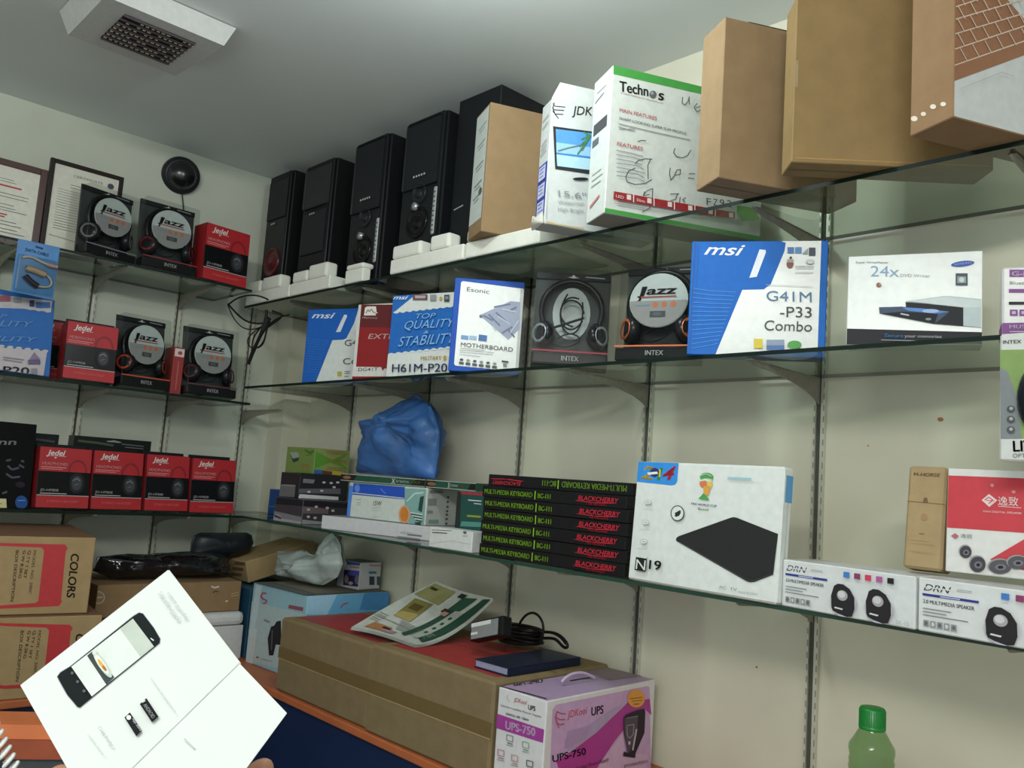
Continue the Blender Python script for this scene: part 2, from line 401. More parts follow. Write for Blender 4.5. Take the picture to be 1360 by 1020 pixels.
# framed certificates --------------------------------------------------------------
def certificate(label, y0, w, h, z, colf, fwid, red, x=.25):
    xx = .212; y0 = at(y0[0], 220, 'x', xx).y; w = at(w[0], w[1], 'x', xx).y-y0; h = at(h[0], h[1], 'x', xx).z-z; x = xx
    t = Thing('framed_certificate', label, 'picture frame', (x, y0, z, 90, w, .016, h, 0), 'framed certificates')
    for nm, a, b in (('frame_side', (0, 0, 0), (fwid, .016, h)), ('frame_side', (w-fwid, 0, 0), (w, .016, h)), ('frame_top', (fwid, 0, h-fwid), (w-fwid, .016, h)), ('frame_bottom', (fwid, 0, 0), (w-fwid, .016, fwid))):
        boxo(nm, a, b, colf, t.o, .002)
    boxo('paper', (fwid, .006, fwid), (w-fwid, .009, h-fwid), mat('#cfcdc0', rough=.4), t.o, 0)
    f = t.face('F').u(); f.off = -.0065
    ink = '#4c4a48'
    f.lines('lettering', ink, .30, .74, [.80, .77, .74], .006)
    if red:
        f.lines('red_lettering', '#b03a3a', .2, .72, [.69], .02, .1)
        f.lines('lettering', ink, .14, .84, [.60, .56, .47, .43, .40], .006); f.lines('red_lettering', '#b03a3a', .16, .72, [.35, .32], .014)
        f.lines('lettering', ink, .14, .84, [.27, .23, .18, .14], .006)
    else:
        f.text('lettering', ink, 'CERTIFICATE', (.32, .86), (.72, .86), (.32, .885))
        f.lines('lettering', '#77756c', .14, .66, [.70-.028*k for k in range(16)], .004); f.ell('seal', '#3a3f4c', .83, .865, .045, .03)
        f.line('lettering', '#77756c', [(.1, .2), (.3, .19), (.5, .175)], .004)
    t.flush()
certificate('framed certificate with dark frame and cream paper, right one on the uppermost left shelf', (67, 0), (165.5, 235), (67.5, 208), 2.1625, mat('#241a17', rough=.4), .014, False)
certificate('framed certificate with maroon and brown frame and red lettering, cut by the left edge', (-50, 0), (65, 225.5), (30, 217), 2.1625, mat('#43201d', rough=.4), .020, True, .243)
# black cables tied up in the corner --------------------------------------------------
t = Thing('cable_bundle', 'tangle of black cables hanging in the corner between the shelves', 'cable', tuple(at(345, 440, 'y', -.38))+(0, .1, .1, .1, 0))
o0 = t.M.translation
def cab(name, pts, r, y=-.38, col='#1b1a1a'):
    tube(name, [at(*p[:2], 'y', p[2] if len(p) > 2 else y)-o0 for p in pts], r, mat(col, rough=.5), t.o)
cab('cable', [(303, 405), (313, 396), (328, 391), (345, 392), (356, 398)], .003)
cab('cable', [(303, 404), (311, 413), (322, 425), (336, 430), (350, 430), (358, 428)], .0035)
cab('cable', [(303, 406), (308, 420), (318, 434), (331, 439), (345, 436), (356, 429)], .0022)
cab('cable', [(354, 412), (354, 418), (352, 428), (346, 445), (340, 458), (333, 471), (330, 484)], .0055)
cab('cable', [(358, 428), (350, 440), (343, 452), (338, 466), (331, 482)], .004)
cab('cable', [(362, 413), (371, 416), (377, 418), (368, 427), (355, 434), (345, 445)], .0035)
cab('cable', [(384, 418), (374, 420), (366, 424), (358, 430), (352, 437)], .0028)
cab('cable', [(350, 432), (336, 441), (327, 450), (330, 460), (338, 464), (349, 458), (353, 445), (354, 433)], .0022)
cab('cable', [(356, 432), (353, 446), (351, 458), (343, 463), (337, 462)], .0022)
cab('cable', [(349, 432), (340, 442), (334, 452), (335, 466), (331, 480)], .0026)
cab('tape_wrap', [(357, 423), (352, 432), (350, 438)], .009, -.382, '#2c2b2a')
t.flush()
# ================================================================== uppermost right shelf
WH = '#d9dbd6'; BLK = '#1d1e20'; GRY = '#6d7073'; BLUE = '#2d74c8'; RED = '#b5222a'
TZ, MZ, BZ = 2.1362, 1.8292, 1.3652
ZD, ZE, ZF, ZG, ZH, ZI, ZJ, ZK, ZL = (320, 90, 3.29), (600, 0, 3), (920, 0, 3.09), (380, 340, 4), (690, 290, 3.238), (1080, 320, 3.289), (360, 510, 4.433), (620, 600, 3.091), (1020, 600, 3.4)
# moulded white foam trays at the shelf edge
foam = mat('#dcdcd2', rough=.85, var=.03, scale=40, bump=.15, bscale=300)
def foam_tray(label, x0, x1, blocks, dep_=.24, t=.044, y0=-.335):
    T = Thing('foam_tray', label, 'foam packing', (x0, y0, TZ, 0, x1-x0, dep_, t, 0), 'white foam trays under the speakers')
    bm = bmesh.new(); bbox(bm, (0, 0, 0), (x1-x0, dep_, t), .004)
    bmo('tray', bm, foam, T.o)
    for a, b, h in blocks: boxo('raised_block', (a, .0, t), (b, .045, h), foam, T.o, .008)
    return T.flush()
foam_tray('white foam tray jutting out under the speaker nearest the corner', .15, .475, [(.004, .10, .088), (.118, .25, .092)])
foam_tray('white foam tray under the second speaker from the corner', .485, .738, [(.004, .10, .083), (.11, .225, .094)])
foam_tray('low white foam piece at the foot of the third speaker', .83, .93, [(.0, .095, .062)], .03)
foam_tray('white foam tray with a deep notch under the fourth speaker', 1.075, 1.41, [(.004, .14, .086), (.185, .27, .088)])
foam_tray('white foam tray under the plain brown carton beside the speakers', 1.42, 1.70, [(.0, .018, .078)], .27)
# tower speakers
spk = mat('#17191c', rough=.35, var=.1, spec=.55); spk2 = mat('#101214', rough=.5)
def speaker(label, x, y, w, h, style, z=TZ+.0445, d=.19):
    T = Thing('tower_speaker', label, 'speaker', (x, y, z, 0, w, d, h, 0), 'black tower speakers')
    bm = bmesh.new(); bbox(bm, (0, .012, 0), (w, d, h), .006); bmo('cabinet', bm, spk2, T.o)
    bm = bmesh.new(); bbox(bm, (.003, 0, .004), (w-.003, .0118, h-.004), .005); bmo('front_baffle', bm, spk, T.o)
    cx = w/2
    def ringo(nm, z0, r, c1, c2):
        mx = mtx((cx, 0.0, z0), (0, -1, 0), (1, 0, 0))
        lathe(nm, [(r, 0), (r, .004), (r*.9, .006), (r*.85, .002), (r*.45, -.0005), (r*.4, .004), (r*.2, .007), (.0005, .008)], c2, T.o, mx)
    if style == 0:
        boxo('grille', (.012, -.005, h*.62), (w-.012, -.0002, h-.03), mat('#2b2c2f', rough=.7, bump=.2, bscale=900), T.o, .004)
        ringo('woofer', .13, .055, BLK, mat('#5a1418', rough=.3)); 
    elif style == 1:
        boxo('grille', (.012, -.005, h*.63), (w-.012, -.0002, h-.02), mat('#313234', rough=.7, bump=.2, bscale=900), T.o, .008)
        boxo('mesh_panel', (.02, -.004, .12), (w-.02, -.0002, h*.6), mat('#25262a', rough=.6), T.o, .004)
    else:
        boxo('upper_panel', (.008, -.004, h*.50), (w-.008, -.0002, h-.015), mat('#1b1d20', rough=.4), T.o, .006)
        ringo('driver', h*.46, .034, BLK, mat('#202226', rough=.25)); ringo('woofer', .12, .05, BLK, mat('#0c0c0e', rough=.2))
        lathe('volume_knob', [(.012, 0), (.012, .012), (.0005, .014)], mat('#9a9da0', rough=.3, metal=.6), T.o, mtx((cx-.01, 0, .17), (0, -1, 0), (1, 0, 0)))
        boxo('silver_grip', (w-.018, -.006, .07), (w-.004, -.0002, .215), mat('#b9bcbb', rough=.35, metal=.5), T.o, .004)
        bm = bmesh.new()
        for k in range(9): bbox(bm, (w-.019, -.0068, .08+k*.0145), (w-.006, -.0062, .084+k*.0145))
        bmo('grip_ribs', bm, '#44474a', T.o)
    f = T.face('F').u(); f.off = .0065
    for k in range(5 if style == 2 else 3): f.rect('badge', '#a9adb0', .34+.07*k, .575, .38+.07*k, .588)
    return T.flush()
speaker('black tower speaker nearest the corner with a red woofer', .118, -.271, .165, .482, 0, d=.15)
speaker('black tower speaker second from the corner with a wide mesh front', .395, -.271, .19, .461, 1)
speaker('black tower speaker third from the corner with a silver ribbed grip', .746, -.285, .182, .502, 2, z=TZ+.0005)
speaker('black tower speaker fourth from the corner, tallest looking with silver grip and badge', 1.029, -.285, .187, .456, 2)
T = Thing('boxed_speaker', 'dark box shaped speaker behind the brown carton on the uppermost shelf', 'speaker', (1.236, -.25, TZ+.0445, 0, .185, .20, .482, 0))
T.body('cabinet', mat('#17191b', rough=.45), {'T': mat('#2a2c30', rough=.5)}, .003)
f = T.face('F').u(); f.line('badge', '#8f9294', [(.08, .30), (.30, .315)], .008); T.flush()

def carton(name, label, box, col='#8f7657', group=None, seam=True, tape=True, body=None, cat='box'):
    T = Thing(name, label, cat, box, group)
    T.body('carton_body', card(col), body or {}, .0016)
    if seam:
        f = T.face('D').u(); f.line('bottom_seam', '#5a4028', [(.5, .0), (.5, 1)], .012 if box[4] > .15 else .03)
        f = T.face('T').u(); f.line('top_seam', '#5a4028', [(.5, .0), (.5, 1)], .012)
    return T
# plain brown carton with a white label
T = carton('brown_carton', 'plain brown carton with a white printed label on its narrow side, beside the speakers', (1.433, -.340, TZ+.0445, -22.7, .11, .25, .347, 0))
f = T.face('F'); f.u().rect('paper_label', '#c3cac4', .02, .11, .93, .985)
for y in (.86, .72, .55, .40, .30): f.line('lettering', '#4a4f4c', [(.25, y), (.8, y+.015)], .006); f.line('lettering', '#6a6f6c', [(.3, y-.03), (.7, y-.02)], .005)
f.ell('lettering', '#5a5f5c', .75, .33, .12, .025); T.flush()
# monitor box 1
T = Thing('monitor_box', 'worn white monitor box with open flap, a beach picture and torn taped corner', 'box', (1.763, -.414, TZ, -24.3, .06, .28, .30, 0))
T.body('box_body', mat('#bcbfbd', rough=.5, bump=.08, bscale=30), bev=.002)
f = T.face('F').u()
f.rect('spec_panel', '#2e3f92', .05, .06, .97, .50)
for k in range(3): f.rect('spec_panel', '#b9bcd8', .16, .09+.14*k, .86, .20+.14*k); f.lines('lettering', '#50579a', .25, .8, [.12+.14*k, .15+.14*k, .18+.14*k], .008)
for y in (.86, .80, .66, .62, .58): f.line('lettering', '#77797c', [(.2, y), (.8, y+.02)], .008)
f = T.face('R', (700, 90, 4.435))
ink = '#26282b'
for k, (a, b) in enumerate((((135, 205), (225, 232)), ((132, 228), (218, 252)), ((150, 255), (212, 275)))):
    f.line('logo', ink, [a, ((a[0]+b[0])/2-16, (a[1]+b[1])/2+8), b], 5)
f.line('logo', ink, [(160, 205), (150, 240), (165, 275), (185, 300)], 5)
f.text('logo', ink, 'JDK', (262, 276), (388, 283), (258, 222), shear=.25, bold=.02)
f.poly('picture', '#2b2c30', [(152, 345), (384, 377), (372, 628), (165, 597)])
f.poly('picture', '#4f8fcf', [(168, 362), (384, 388), (374, 500), (172, 480)])
f.poly('picture', '#8fb9dc', [(170, 440), (380, 470), (376, 530), (172, 505)])
f.poly('picture', '#3a78b8', [(172, 500), (376, 525), (375, 538), (172, 512)])
f.poly('picture', '#a5c9d6', [(172, 512), (375, 538), (370, 604), (176, 580)])
for k in range(7): f.line('picture', '#3f7a4a', [(372, 400), (330-6*k+20*(k % 2), 380+22*k)], 8)
f.line('picture', '#5d6a58', [(178, 492), (240, 474), (340, 452)], 5)
f.ell('picture', '#1f2124', 312, 657, 46, 9)
f.text('lettering', '#7f8286', '15.6"', (182, 758), (345, 775), (180, 722)); f.text('lettering', '#8d9094', 'Widescreen', (178, 803), (330, 812), (178, 782)); f.text('lettering', '#8d9094', 'High Bright', (178, 843), (330, 855), (178, 822))
f.line('crease', '#a9aaa4', [(100, 300), (112, 600), (108, 880)], 4)
f.poly('torn_edge', '#b59b6c', [(110, 905), (190, 925), (330, 945), (335, 955), (150, 950), (112, 935)])
f.line('lettering', '#4b4d50', [(172, 163), (260, 176)], 4); f.line('lettering', '#33353a', [(305, 178), (388, 190)], 5)
mesh('open_flap', [(.056, .0, .300), (.052, .02, .345), (.057, .262, .345), (.058, .278, .300), (.054, .0, .300), (.050, .02, .345), (.055, .262, .345), (.056, .278, .300)], [(0, 3, 2, 1), (4, 5, 6, 7), (0, 1, 5, 4), (1, 2, 6, 5), (2, 3, 7, 6)], mat('#bfc3c0', rough=.5), parent=T.o)
pillow('plastic_wrap', [Vector((-.003, -.004, -.001)), Vector((.03, -.004, -.002)), Vector((.064, -.003, 0)), Vector((.060, -.004, .028)), Vector((.03, -.005, .02)), Vector((-.003, -.004, .035))], (0, -1, 0), .008, mat('#c9c6bb', rough=.2, spec=.8), T.o, 3, .4)
T.flush()
# monitor box 2
T = Thing('monitor_box', 'white monitor box with green edge stripes, red lettering and handwriting', 'box', (1.894, -.381, TZ, -24.8, .097, .392, .334, 0))
T.body('box_body', mat('#c3c7c1', rough=.5), {'D': mat('#9a968e', rough=.6), 'T': mat('#a59a88', rough=.7)}, bev=.0016)
ZT2 = (780, 80, 4.636)
f = T.face('R', ZT2); g = '#3d8f3c'
f.poly('green_stripe', g, [(160, 27), (690, 155), (760, 172), (760, 230), (690, 207), (160, 85)])
f.u().rect('green_stripe', g, .0, .0, 1, .032); f.px()
f.text('logo', '#2a2b2d', 'Techn', (198, 190), (374, 222), (198, 124), bold=.035)
f.ell('logo', '#55585c', 403, 212, 22, 24); f.ell('logo', '#8d9094', 398, 204, 9, 10)
f.text('logo', '#2a2b2d', 's', (436, 245), (468, 248), (440, 178), bold=.03)
f.text('lettering', '#8a3040', 'A NEW WORLD OF TECHNOLOGY', (205, 205), (468, 272), (205, 197))
f.text('red_lettering', '#a8323a', 'MAIN FEATURES', (196, 318), (425, 372), (198, 294), bold=.02)
f.text('lettering', '#3a3c40', 'SHARP LOOKING SUPER SLIM PROFILE', (194, 366), (607, 462), (195, 348), bold=.02)
f.lines('lettering', '#85878a', 190, 300, [425], 4); f.line('lettering', '#85878a', [(190, 392), (410, 445), (630, 492)], 5); f.line('lettering', '#85878a', [(188, 412), (290, 438)], 5)
f.text('red_lettering', '#a8323a', 'FEATURES', (180, 526), (338, 560), (182, 502), bold=.02)
for k in range(7): f.line('lettering', '#8b8d90', [(176, 556+26*k), (250+random.random()*60, 574+26*k), (330+random.random()*40, 594+26*k)], 5)
for a in ([(290, 640), (310, 620), (350, 610), (395, 612)], [(385, 612), (368, 650), (370, 735)], [(290, 668), (250, 685), (232, 720), (240, 752), (290, 768), (350, 762), (392, 738)], [(305, 505), (330, 497), (355, 500)],
          [(535, 545), (525, 570), (545, 598), (580, 605), (612, 590), (632, 556)], [(505, 665), (500, 700), (508, 742), (530, 715), (545, 680), (568, 676), (565, 705), (535, 712)], [(505, 828), (560, 826)], [(550, 826), (535, 862), (505, 868)], [(565, 845), (560, 885)], [(600, 850), (580, 862), (595, 878)],
          [(580, 232), (576, 268), (592, 282), (612, 262), (622, 230)], [(618, 232), (622, 278)], [(670, 270), (650, 295), (668, 325), (690, 310)], [(690, 290), (660, 300)], [(335, 838), (360, 808), (395, 795)], [(395, 795), (392, 860), (375, 915), (330, 940)], [(345, 812), (338, 838), (375, 832)], [(610, 730), (650, 735)], [(615, 705), (655, 705)]):
    f.line('handwriting', '#3b3c40', a, 5)
f.poly('red_strip', '#8f2228', [(156, 812), (742, 915), (900, 942), (900, 980), (742, 960), (152, 862)])
for k in range(7):
    x = 235+k*125; dy = (x-156)*.178; f.poly('strip_icon', '#d9c8c4', [(x, 832+dy-14), (x+26, 836+dy-14), (x+26, 866+dy-14), (x, 862+dy-14)]); f.poly('strip_icon', '#cfd3cc', [(x+38, 816+dy-4), (x+44, 816+dy-4), (x+44, 876+dy-10), (x+38, 876+dy-10)])
f.text('strip_lettering', '#d9c4c0', 'LED', (165, 850), (212, 862), (166, 832)); f.text('strip_lettering', '#d9c4c0', 'Slim', (292, 874), (342, 885), (292, 856))
f.line('lettering', '#8b8d90', [(152, 884), (340, 918)], 4)
for s_, x in (('F', 720), ('Z', 760), ('9', 800), ('2', 845)): f.text('handwriting', '#3b3c40', s_, (x, 895+(x-700)*.1), (x+28, 900+(x-700)*.1), (x, 850+(x-700)*.1))
f.poly('green_patch', '#4f9a36', [(905, 900), (1010, 918), (1050, 990), (940, 1000), (905, 950)])
f = T.face('F').u()
f.rect('dark_badge', '#3b3c40', .12, .60, .85, .68); f.rect('dark_badge', '#5a5b60', .1, .52, .45, .57)
f.line('lettering', '#77797c', [(.12, .84), (.6, .86)], .012); f.lines('lettering', '#9a9c98', .2, .8, [.9, .32, .28, .24], .008); f.line('lettering', '#b06a6a', [(.2, .1), (.7, .14)], .02)
T.flush()
# brown cartons
T = carton('brown_carton', 'tall plain brown carton at the edge of the uppermost shelf beside the green striped box', (2.215, -.421, TZ, -28.0, .086, .30, .316, 0), '#927a5c')
mesh('loose_flap', [(.05, .05, .3165), (.086, .05, .3165), (.086, .26, .3175), (.05, .26, .325)], [(0, 1, 2, 3)], card('#8f6a44'), parent=T.o); T.flush()
hB3 = (at(1041, 17, 'x', 2.385).z-TZ)
T = carton('brown_carton', 'largest plain brown carton on the uppermost shelf, cut off by the top of the photo', (2.385, -.401, TZ, -47.2, .07, .34, min(.52, hB3), 0), '#8e7650')
f = T.face('R').u(); f.rect('clear_tape', '#9a8664', .0, .44, .018, .60); f.rect('clear_tape', '#a6824f', .02, .02, .98, .028)
T.flush()
T = Thing('laptop_carton', 'brown carton with a white printed keyboard picture at the top right corner of the photo', 'box', (2.629, -.441, TZ, -23.9, .084, .33, .40, 0))
T.body('carton_body', card('#907254'), {'R': mat('#bcc0c0', rough=.5)}, .0016)
f = T.face('R', (1240, 0, 5.1))
f.poly('keyboard_picture', '#8a5f44', [(120, -700), (500, -700), (500, 0), (612, 130), (900, 260), (900, 260), (612, 375), (135, 548)])
ln = '#c9b4a4'
for (x0, y0), (x1, y1) in (((130, 440), (700, 248)), ((135, 332), (700, 148)), ((140, 230), (650, 80)), ((145, 132), (600, 0)), ((145, 48), (480, -60)), ((145, -45), (440, -140)), ((145, -140), (440, -230))):
    f.line('keyboard_lines', ln, [(x0, y0), (x1, y1)], 9)
for r_, (bx, by) in enumerate(((175, 332), (155, 232), (150, 135), (148, 48), (146, -40))):
    for k in range(6):
        x = bx+k*82; y = by-k*27
        f.line('keyboard_lines', ln, [(x, y), (x+48, y+88)], 5)
f.line('fold_line', '#8d9090', [(160, 612), (440, 500), (520, 530)], 2.5)
f.poly('white_print', '#c6c9c8', [(-50, 800), (-50, 802), (-48, 802)])
f = T.face('F', ZF)
for x, y, r in ((910, 487, 14), (948, 468, 11), (988, 438, 13), (1030, 428, 12)): f.ell('handling_icons', '#d8cdb9', x, y, r, r*.8, 10)
T.flush()
# ================================================================== middle right shelf
def board_box(label, box, group='motherboard boxes on the middle shelf', body='#1f5fb8', faces=None, bev=.0015):
    T = Thing('motherboard_box', label, 'box', box, group); T.body('box_body', mat(body, rough=.55, spec=.25), faces or {}, bev); return T
cw = mat('#d5d9d6', rough=.3)
# blue and white box in the corner
def g41(T, mode, Z):
    f = T.face('F', Z)
    if mode:
        f.poly('white_panel', cw, [(1125, 84), (1298, 95), (1282, 562), (842, 592), (958, 308), (1050, 306), (1080, 285), (1140, 140), (1145, 105)])
        f.text('logo', '#e6ecf2', 'msi', (793, 155), (962, 160), (803, 106), shear=.3, bold=.06)
        f.poly('white_slash', '#e6ecf2', [(1032, 134), (1058, 136), (1060, 146), (1020, 252), (988, 256)])
        for k in range(14): f.line('wave_pattern', '#4d95dc', [(742, 300+20*k), (820, 312+20*k-k*2), (930-6*k, 318+17*k)], 2.2)
        f.text('lettering', '#51769c', 'G41M', (1062, 355), (1256, 362), (1062, 310)); f.text('lettering', '#3b3e42', '-P33', (1120, 425), (1256, 428), (1120, 378)); f.text('lettering', '#3b3e42', 'Combo', (1052, 482), (1256, 488), (1055, 437))
        for x, c in ((1152, '#4a7ab8'), (1185, '#5d8ac4'), (1244, '#3b4654')): f.rect('icons', c, x, 126 if x < 1200 else 128, x+28, 152 if x < 1240 else 162)
        f.poly('icons', '#9aa2a4', [(1215, 155), (1240, 130), (1240, 155)])
        f.ell('icons', '#8a4a4a', 1163, 198, 15, 18); f.rect('icons', '#a8a494', 1150, 178, 1178, 192); f.ell('icons', '#3d3a38', 1166, 172, 6, 6); f.ell('icons', '#a9b4bc', 1250, 190, 18, 10); f.ell('icons', '#d5d9d6', 1250, 190, 14, 7)
        f.lines('small_print', '#989c9c', 1185, 1268, [208, 217, 236], 2.2, .1); f.line('small_print', '#b5b8b6', [(1060, 288), (1262, 297)], 2)
        f.rect('icons', '#d9c23a', 1008, 520, 1045, 560); f.rect('icons', '#8f9cb0', 1062, 524, 1138, 568); f.rect('icons', '#4e72b0', 1062, 548, 1138, 568); f.ell('icons', '#4fa04c', 1182, 545, 30, 17); f.rect('icons', '#4fa04c', 1176, 555, 1190, 572)
        f.line('box_edge', '#1f4f94', [(757, 70), (730, 590)], 4)
    else:
        f.poly('white_panel', cw, [(405, 960), (585, 505), (700, 500), (735, 485), (820, 320), (870, 150), (1500, 150), (1500, 960)])
        f.text('logo', '#d8dde4', 'msi', (358, 265), (608, 268), (368, 200), shear=.3, bold=.06)
        f.poly('white_slash', '#d8dde4', [(712, 228), (740, 230), (745, 245), (672, 415), (622, 418)])
        for k in range(14): f.line('wave_pattern', '#3d86d0', [(320, 480+28*k), (420, 500+27*k), (540-8*k, 510+26*k)], 3)
        f.text('lettering', '#4c5054', 'G41M', (722, 568), (1010, 560), (722, 500)); f.text('lettering', '#4c5054', 'Combo', (705, 768), (1100, 755), (705, 698))
        f.rect('icons', '#b8a63a', 645, 845, 690, 895); f.lines('small_print', '#55585c', 720, 780, [845, 865, 898], 6)
T = board_box('blue and white motherboard box nearest the corner, partly behind the red one', (.584, -.313, MZ, 19.5, .27, .06, .253, 0), faces={'R': cw}); g41(T, 0, (370, 390, 8.1625)); T.flush()
# red box
T = board_box('dark red motherboard box with white border between two blue boxes', (.910, -.326, MZ, 17.8, .175, .045, .235, 0), body='#8e1a20')
f = T.face('F', ZG)
f.poly('white_border', '#d2cfc9', [(383, 243), (700, 243), (700, 640), (350, 640), (350, 632)]); f.poly('red_panel', '#8c1218', [(401, 255), (700, 255), (700, 592), (372, 588)])
f.poly('red_panel', '#5e161a', [(401, 255), (700, 255), (700, 380), (392, 378)])
f.poly('logo', '#dedcd6', [(420, 275), (432, 268), (478, 268), (482, 300), (490, 303), (475, 306), (478, 316), (415, 316)]); f.line('logo', '#7a1a1e', [(424, 306), (436, 286), (444, 296), (454, 282), (464, 300), (478, 300)], 4)
f.text('logo', '#dedcd6', 'Mercury', (406, 332), (488, 333), (406, 322), shear=.2, bold=.03); f.text('lettering', '#b9a8a4', 'EXTREME', (436, 440), (690, 442), (440, 412), shear=.15)
f.text('lettering', '#4a4c50', 'DG41T', (384, 612), (488, 610), (386, 594), bold=.01); f.poly('red_panel', '#7a1a1e', [(506, 588), (700, 590), (700, 600), (524, 598), (514, 610)])
T.flush()
# H61 boxes
def stamp_board(T, Z, quads, txt):
    f = T.face('F', Z); return f
T = board_box('blue and white stamp edged motherboard box beside the blue framed white box', (1.092, -.327, MZ, 16.2, .245, .06, .243, 0), body='#2668b8')
f = T.face('F', ZG)
f.poly('white_panel', cw, [(700, 190), (960, 183), (960, 262), (570, 302), (690, 204)])
f.poly('white_panel', cw, [(540, 522), (960, 480), (960, 640), (530, 640)])
for k in range(11): f.ell('scalloped_edge', cw, 585+36*k, 300-3.9*k, 14, 6, 12); f.ell('scalloped_edge', cw, 560+38*k, 521-4.1*k, 14, 6, 12)
f.text('logo', '#e4e8ee', 'msi', (572, 232), (650, 232), (578, 210), shear=.3, bold=.06)
f.rect('icons', '#6a4a52', 678, 205, 755, 235); f.rect('icons', '#b4a4a8', 690, 212, 745, 226); f.rect('icons', '#8d9090', 770, 207, 803, 240); f.ell('icons', '#b8983a', 827, 228, 8, 10); f.rect('icons', '#3c3f44', 845, 208, 873, 244); f.rect('icons', '#7f868c', 850, 216, 868, 232)
for s_, a, b, c in (('TOP', (692, 336), (800, 332), (696, 306)), ('QUALITY', (632, 392), (900, 378), (640, 344)), ('&', (735, 416), (765, 414), (738, 396)), ('STABILITY', (600, 484), (905, 462), (610, 428))):
    f.text('outlined_lettering', '#2a4f92', s_, a, b, c, shear=.2, bold=.06); f.text('outlined_lettering', '#7fb0e4', s_, (a[0]+1, a[1]-1), (b[0]-1, b[1]-1), (c[0]+1, c[1]+1), shear=.2, bold=.0)
f.text('lettering', '#c8a03a', 'MILITARY', (722, 554), (832, 552), (724, 534), bold=.03); f.ell('icons', '#b8983a', 850, 542, 9, 12)
f.text('lettering', '#2c3b6a', 'H61M-P20', (570, 618), (862, 616), (572, 574), bold=.04)
T.flush()
# blue framed white box
T = board_box('white motherboard box with bright blue rounded frame beside the headset packs', (1.413, -.356, MZ, 46.0, .186, .06, .251, 0), body='#1c50ac', faces={'R': mat('#8c9290', rough=.4)})
f = T.face('F', (590, 360, 7.286))
f.poly('white_panel', cw, [(180, 98), (765, 172), (730, 945), (560, 958), (110, 915), (96, 900), (98, 860), (163, 110)])
f.poly('shaded_flap', mat('#a7aca8', rough=.35), [(738, 172), (790, 178), (770, 945), (688, 950)])  # shade of the box's side, painted as a grey strip
f.text('logo', '#35373b', 'Esonic', (218, 196), (435, 222), (222, 152), bold=.015)
bc = '#9aa2b8'
f.poly('board_picture', bc, [(340, 428), (640, 292), (735, 300), (732, 560), (620, 668)])
for a in (((430, 420), (540, 530)), ((500, 400), (600, 490)), ((480, 350), (640, 320)), ((560, 600), (660, 540)), ((640, 380), (700, 350)), ((380, 430), (470, 480)), ((610, 560), (680, 640))): f.line('board_picture', '#6a7290', list(a), 16)
for a in (((520, 440), (640, 520)), ((560, 370), (700, 400)), ((640, 600), (720, 480)), ((470, 540), (500, 580))): f.line('board_picture', '#c2c8d2', list(a), 12)
f.ell('board_picture', '#5d6478', 355, 440, 16, 14)
f.poly('icons', '#6f96c8', [(165, 620), (235, 628), (232, 665), (162, 655)]); f.poly('icons', '#9cb8d8', [(245, 625), (315, 632), (312, 668), (242, 660)]); f.poly('icons', '#3d6aa8', [(335, 615), (415, 625), (410, 682), (330, 672)])
f.text('lettering', '#35373b', 'MOTHERBOARD', (160, 730), (662, 782), (165, 688), bold=.0)
for k, (a, b) in enumerate(((158, 390), (150, 480), (150, 470), (150, 350))): f.line('small_print', '#96999a', [(a, 745+20*k), (b, 770+20*k)], 4)
for k in range(6): f.poly('icons', '#4a4d50', [(145+64*k, 878+8*k), (190+64*k, 883+8*k), (188+64*k, 905+8*k), (142+64*k, 900+8*k)]); f.ell('icons', '#8a8d8e' if k % 2 else '#3f4347', 168+64*k, 858+8*k, 18, 11)
f.poly('icons', '#2f3236', [(556, 868), (622, 876), (620, 890), (555, 882)]); f.rect('icons', '#7f8284', 570, 895, 605, 925)
T.flush()
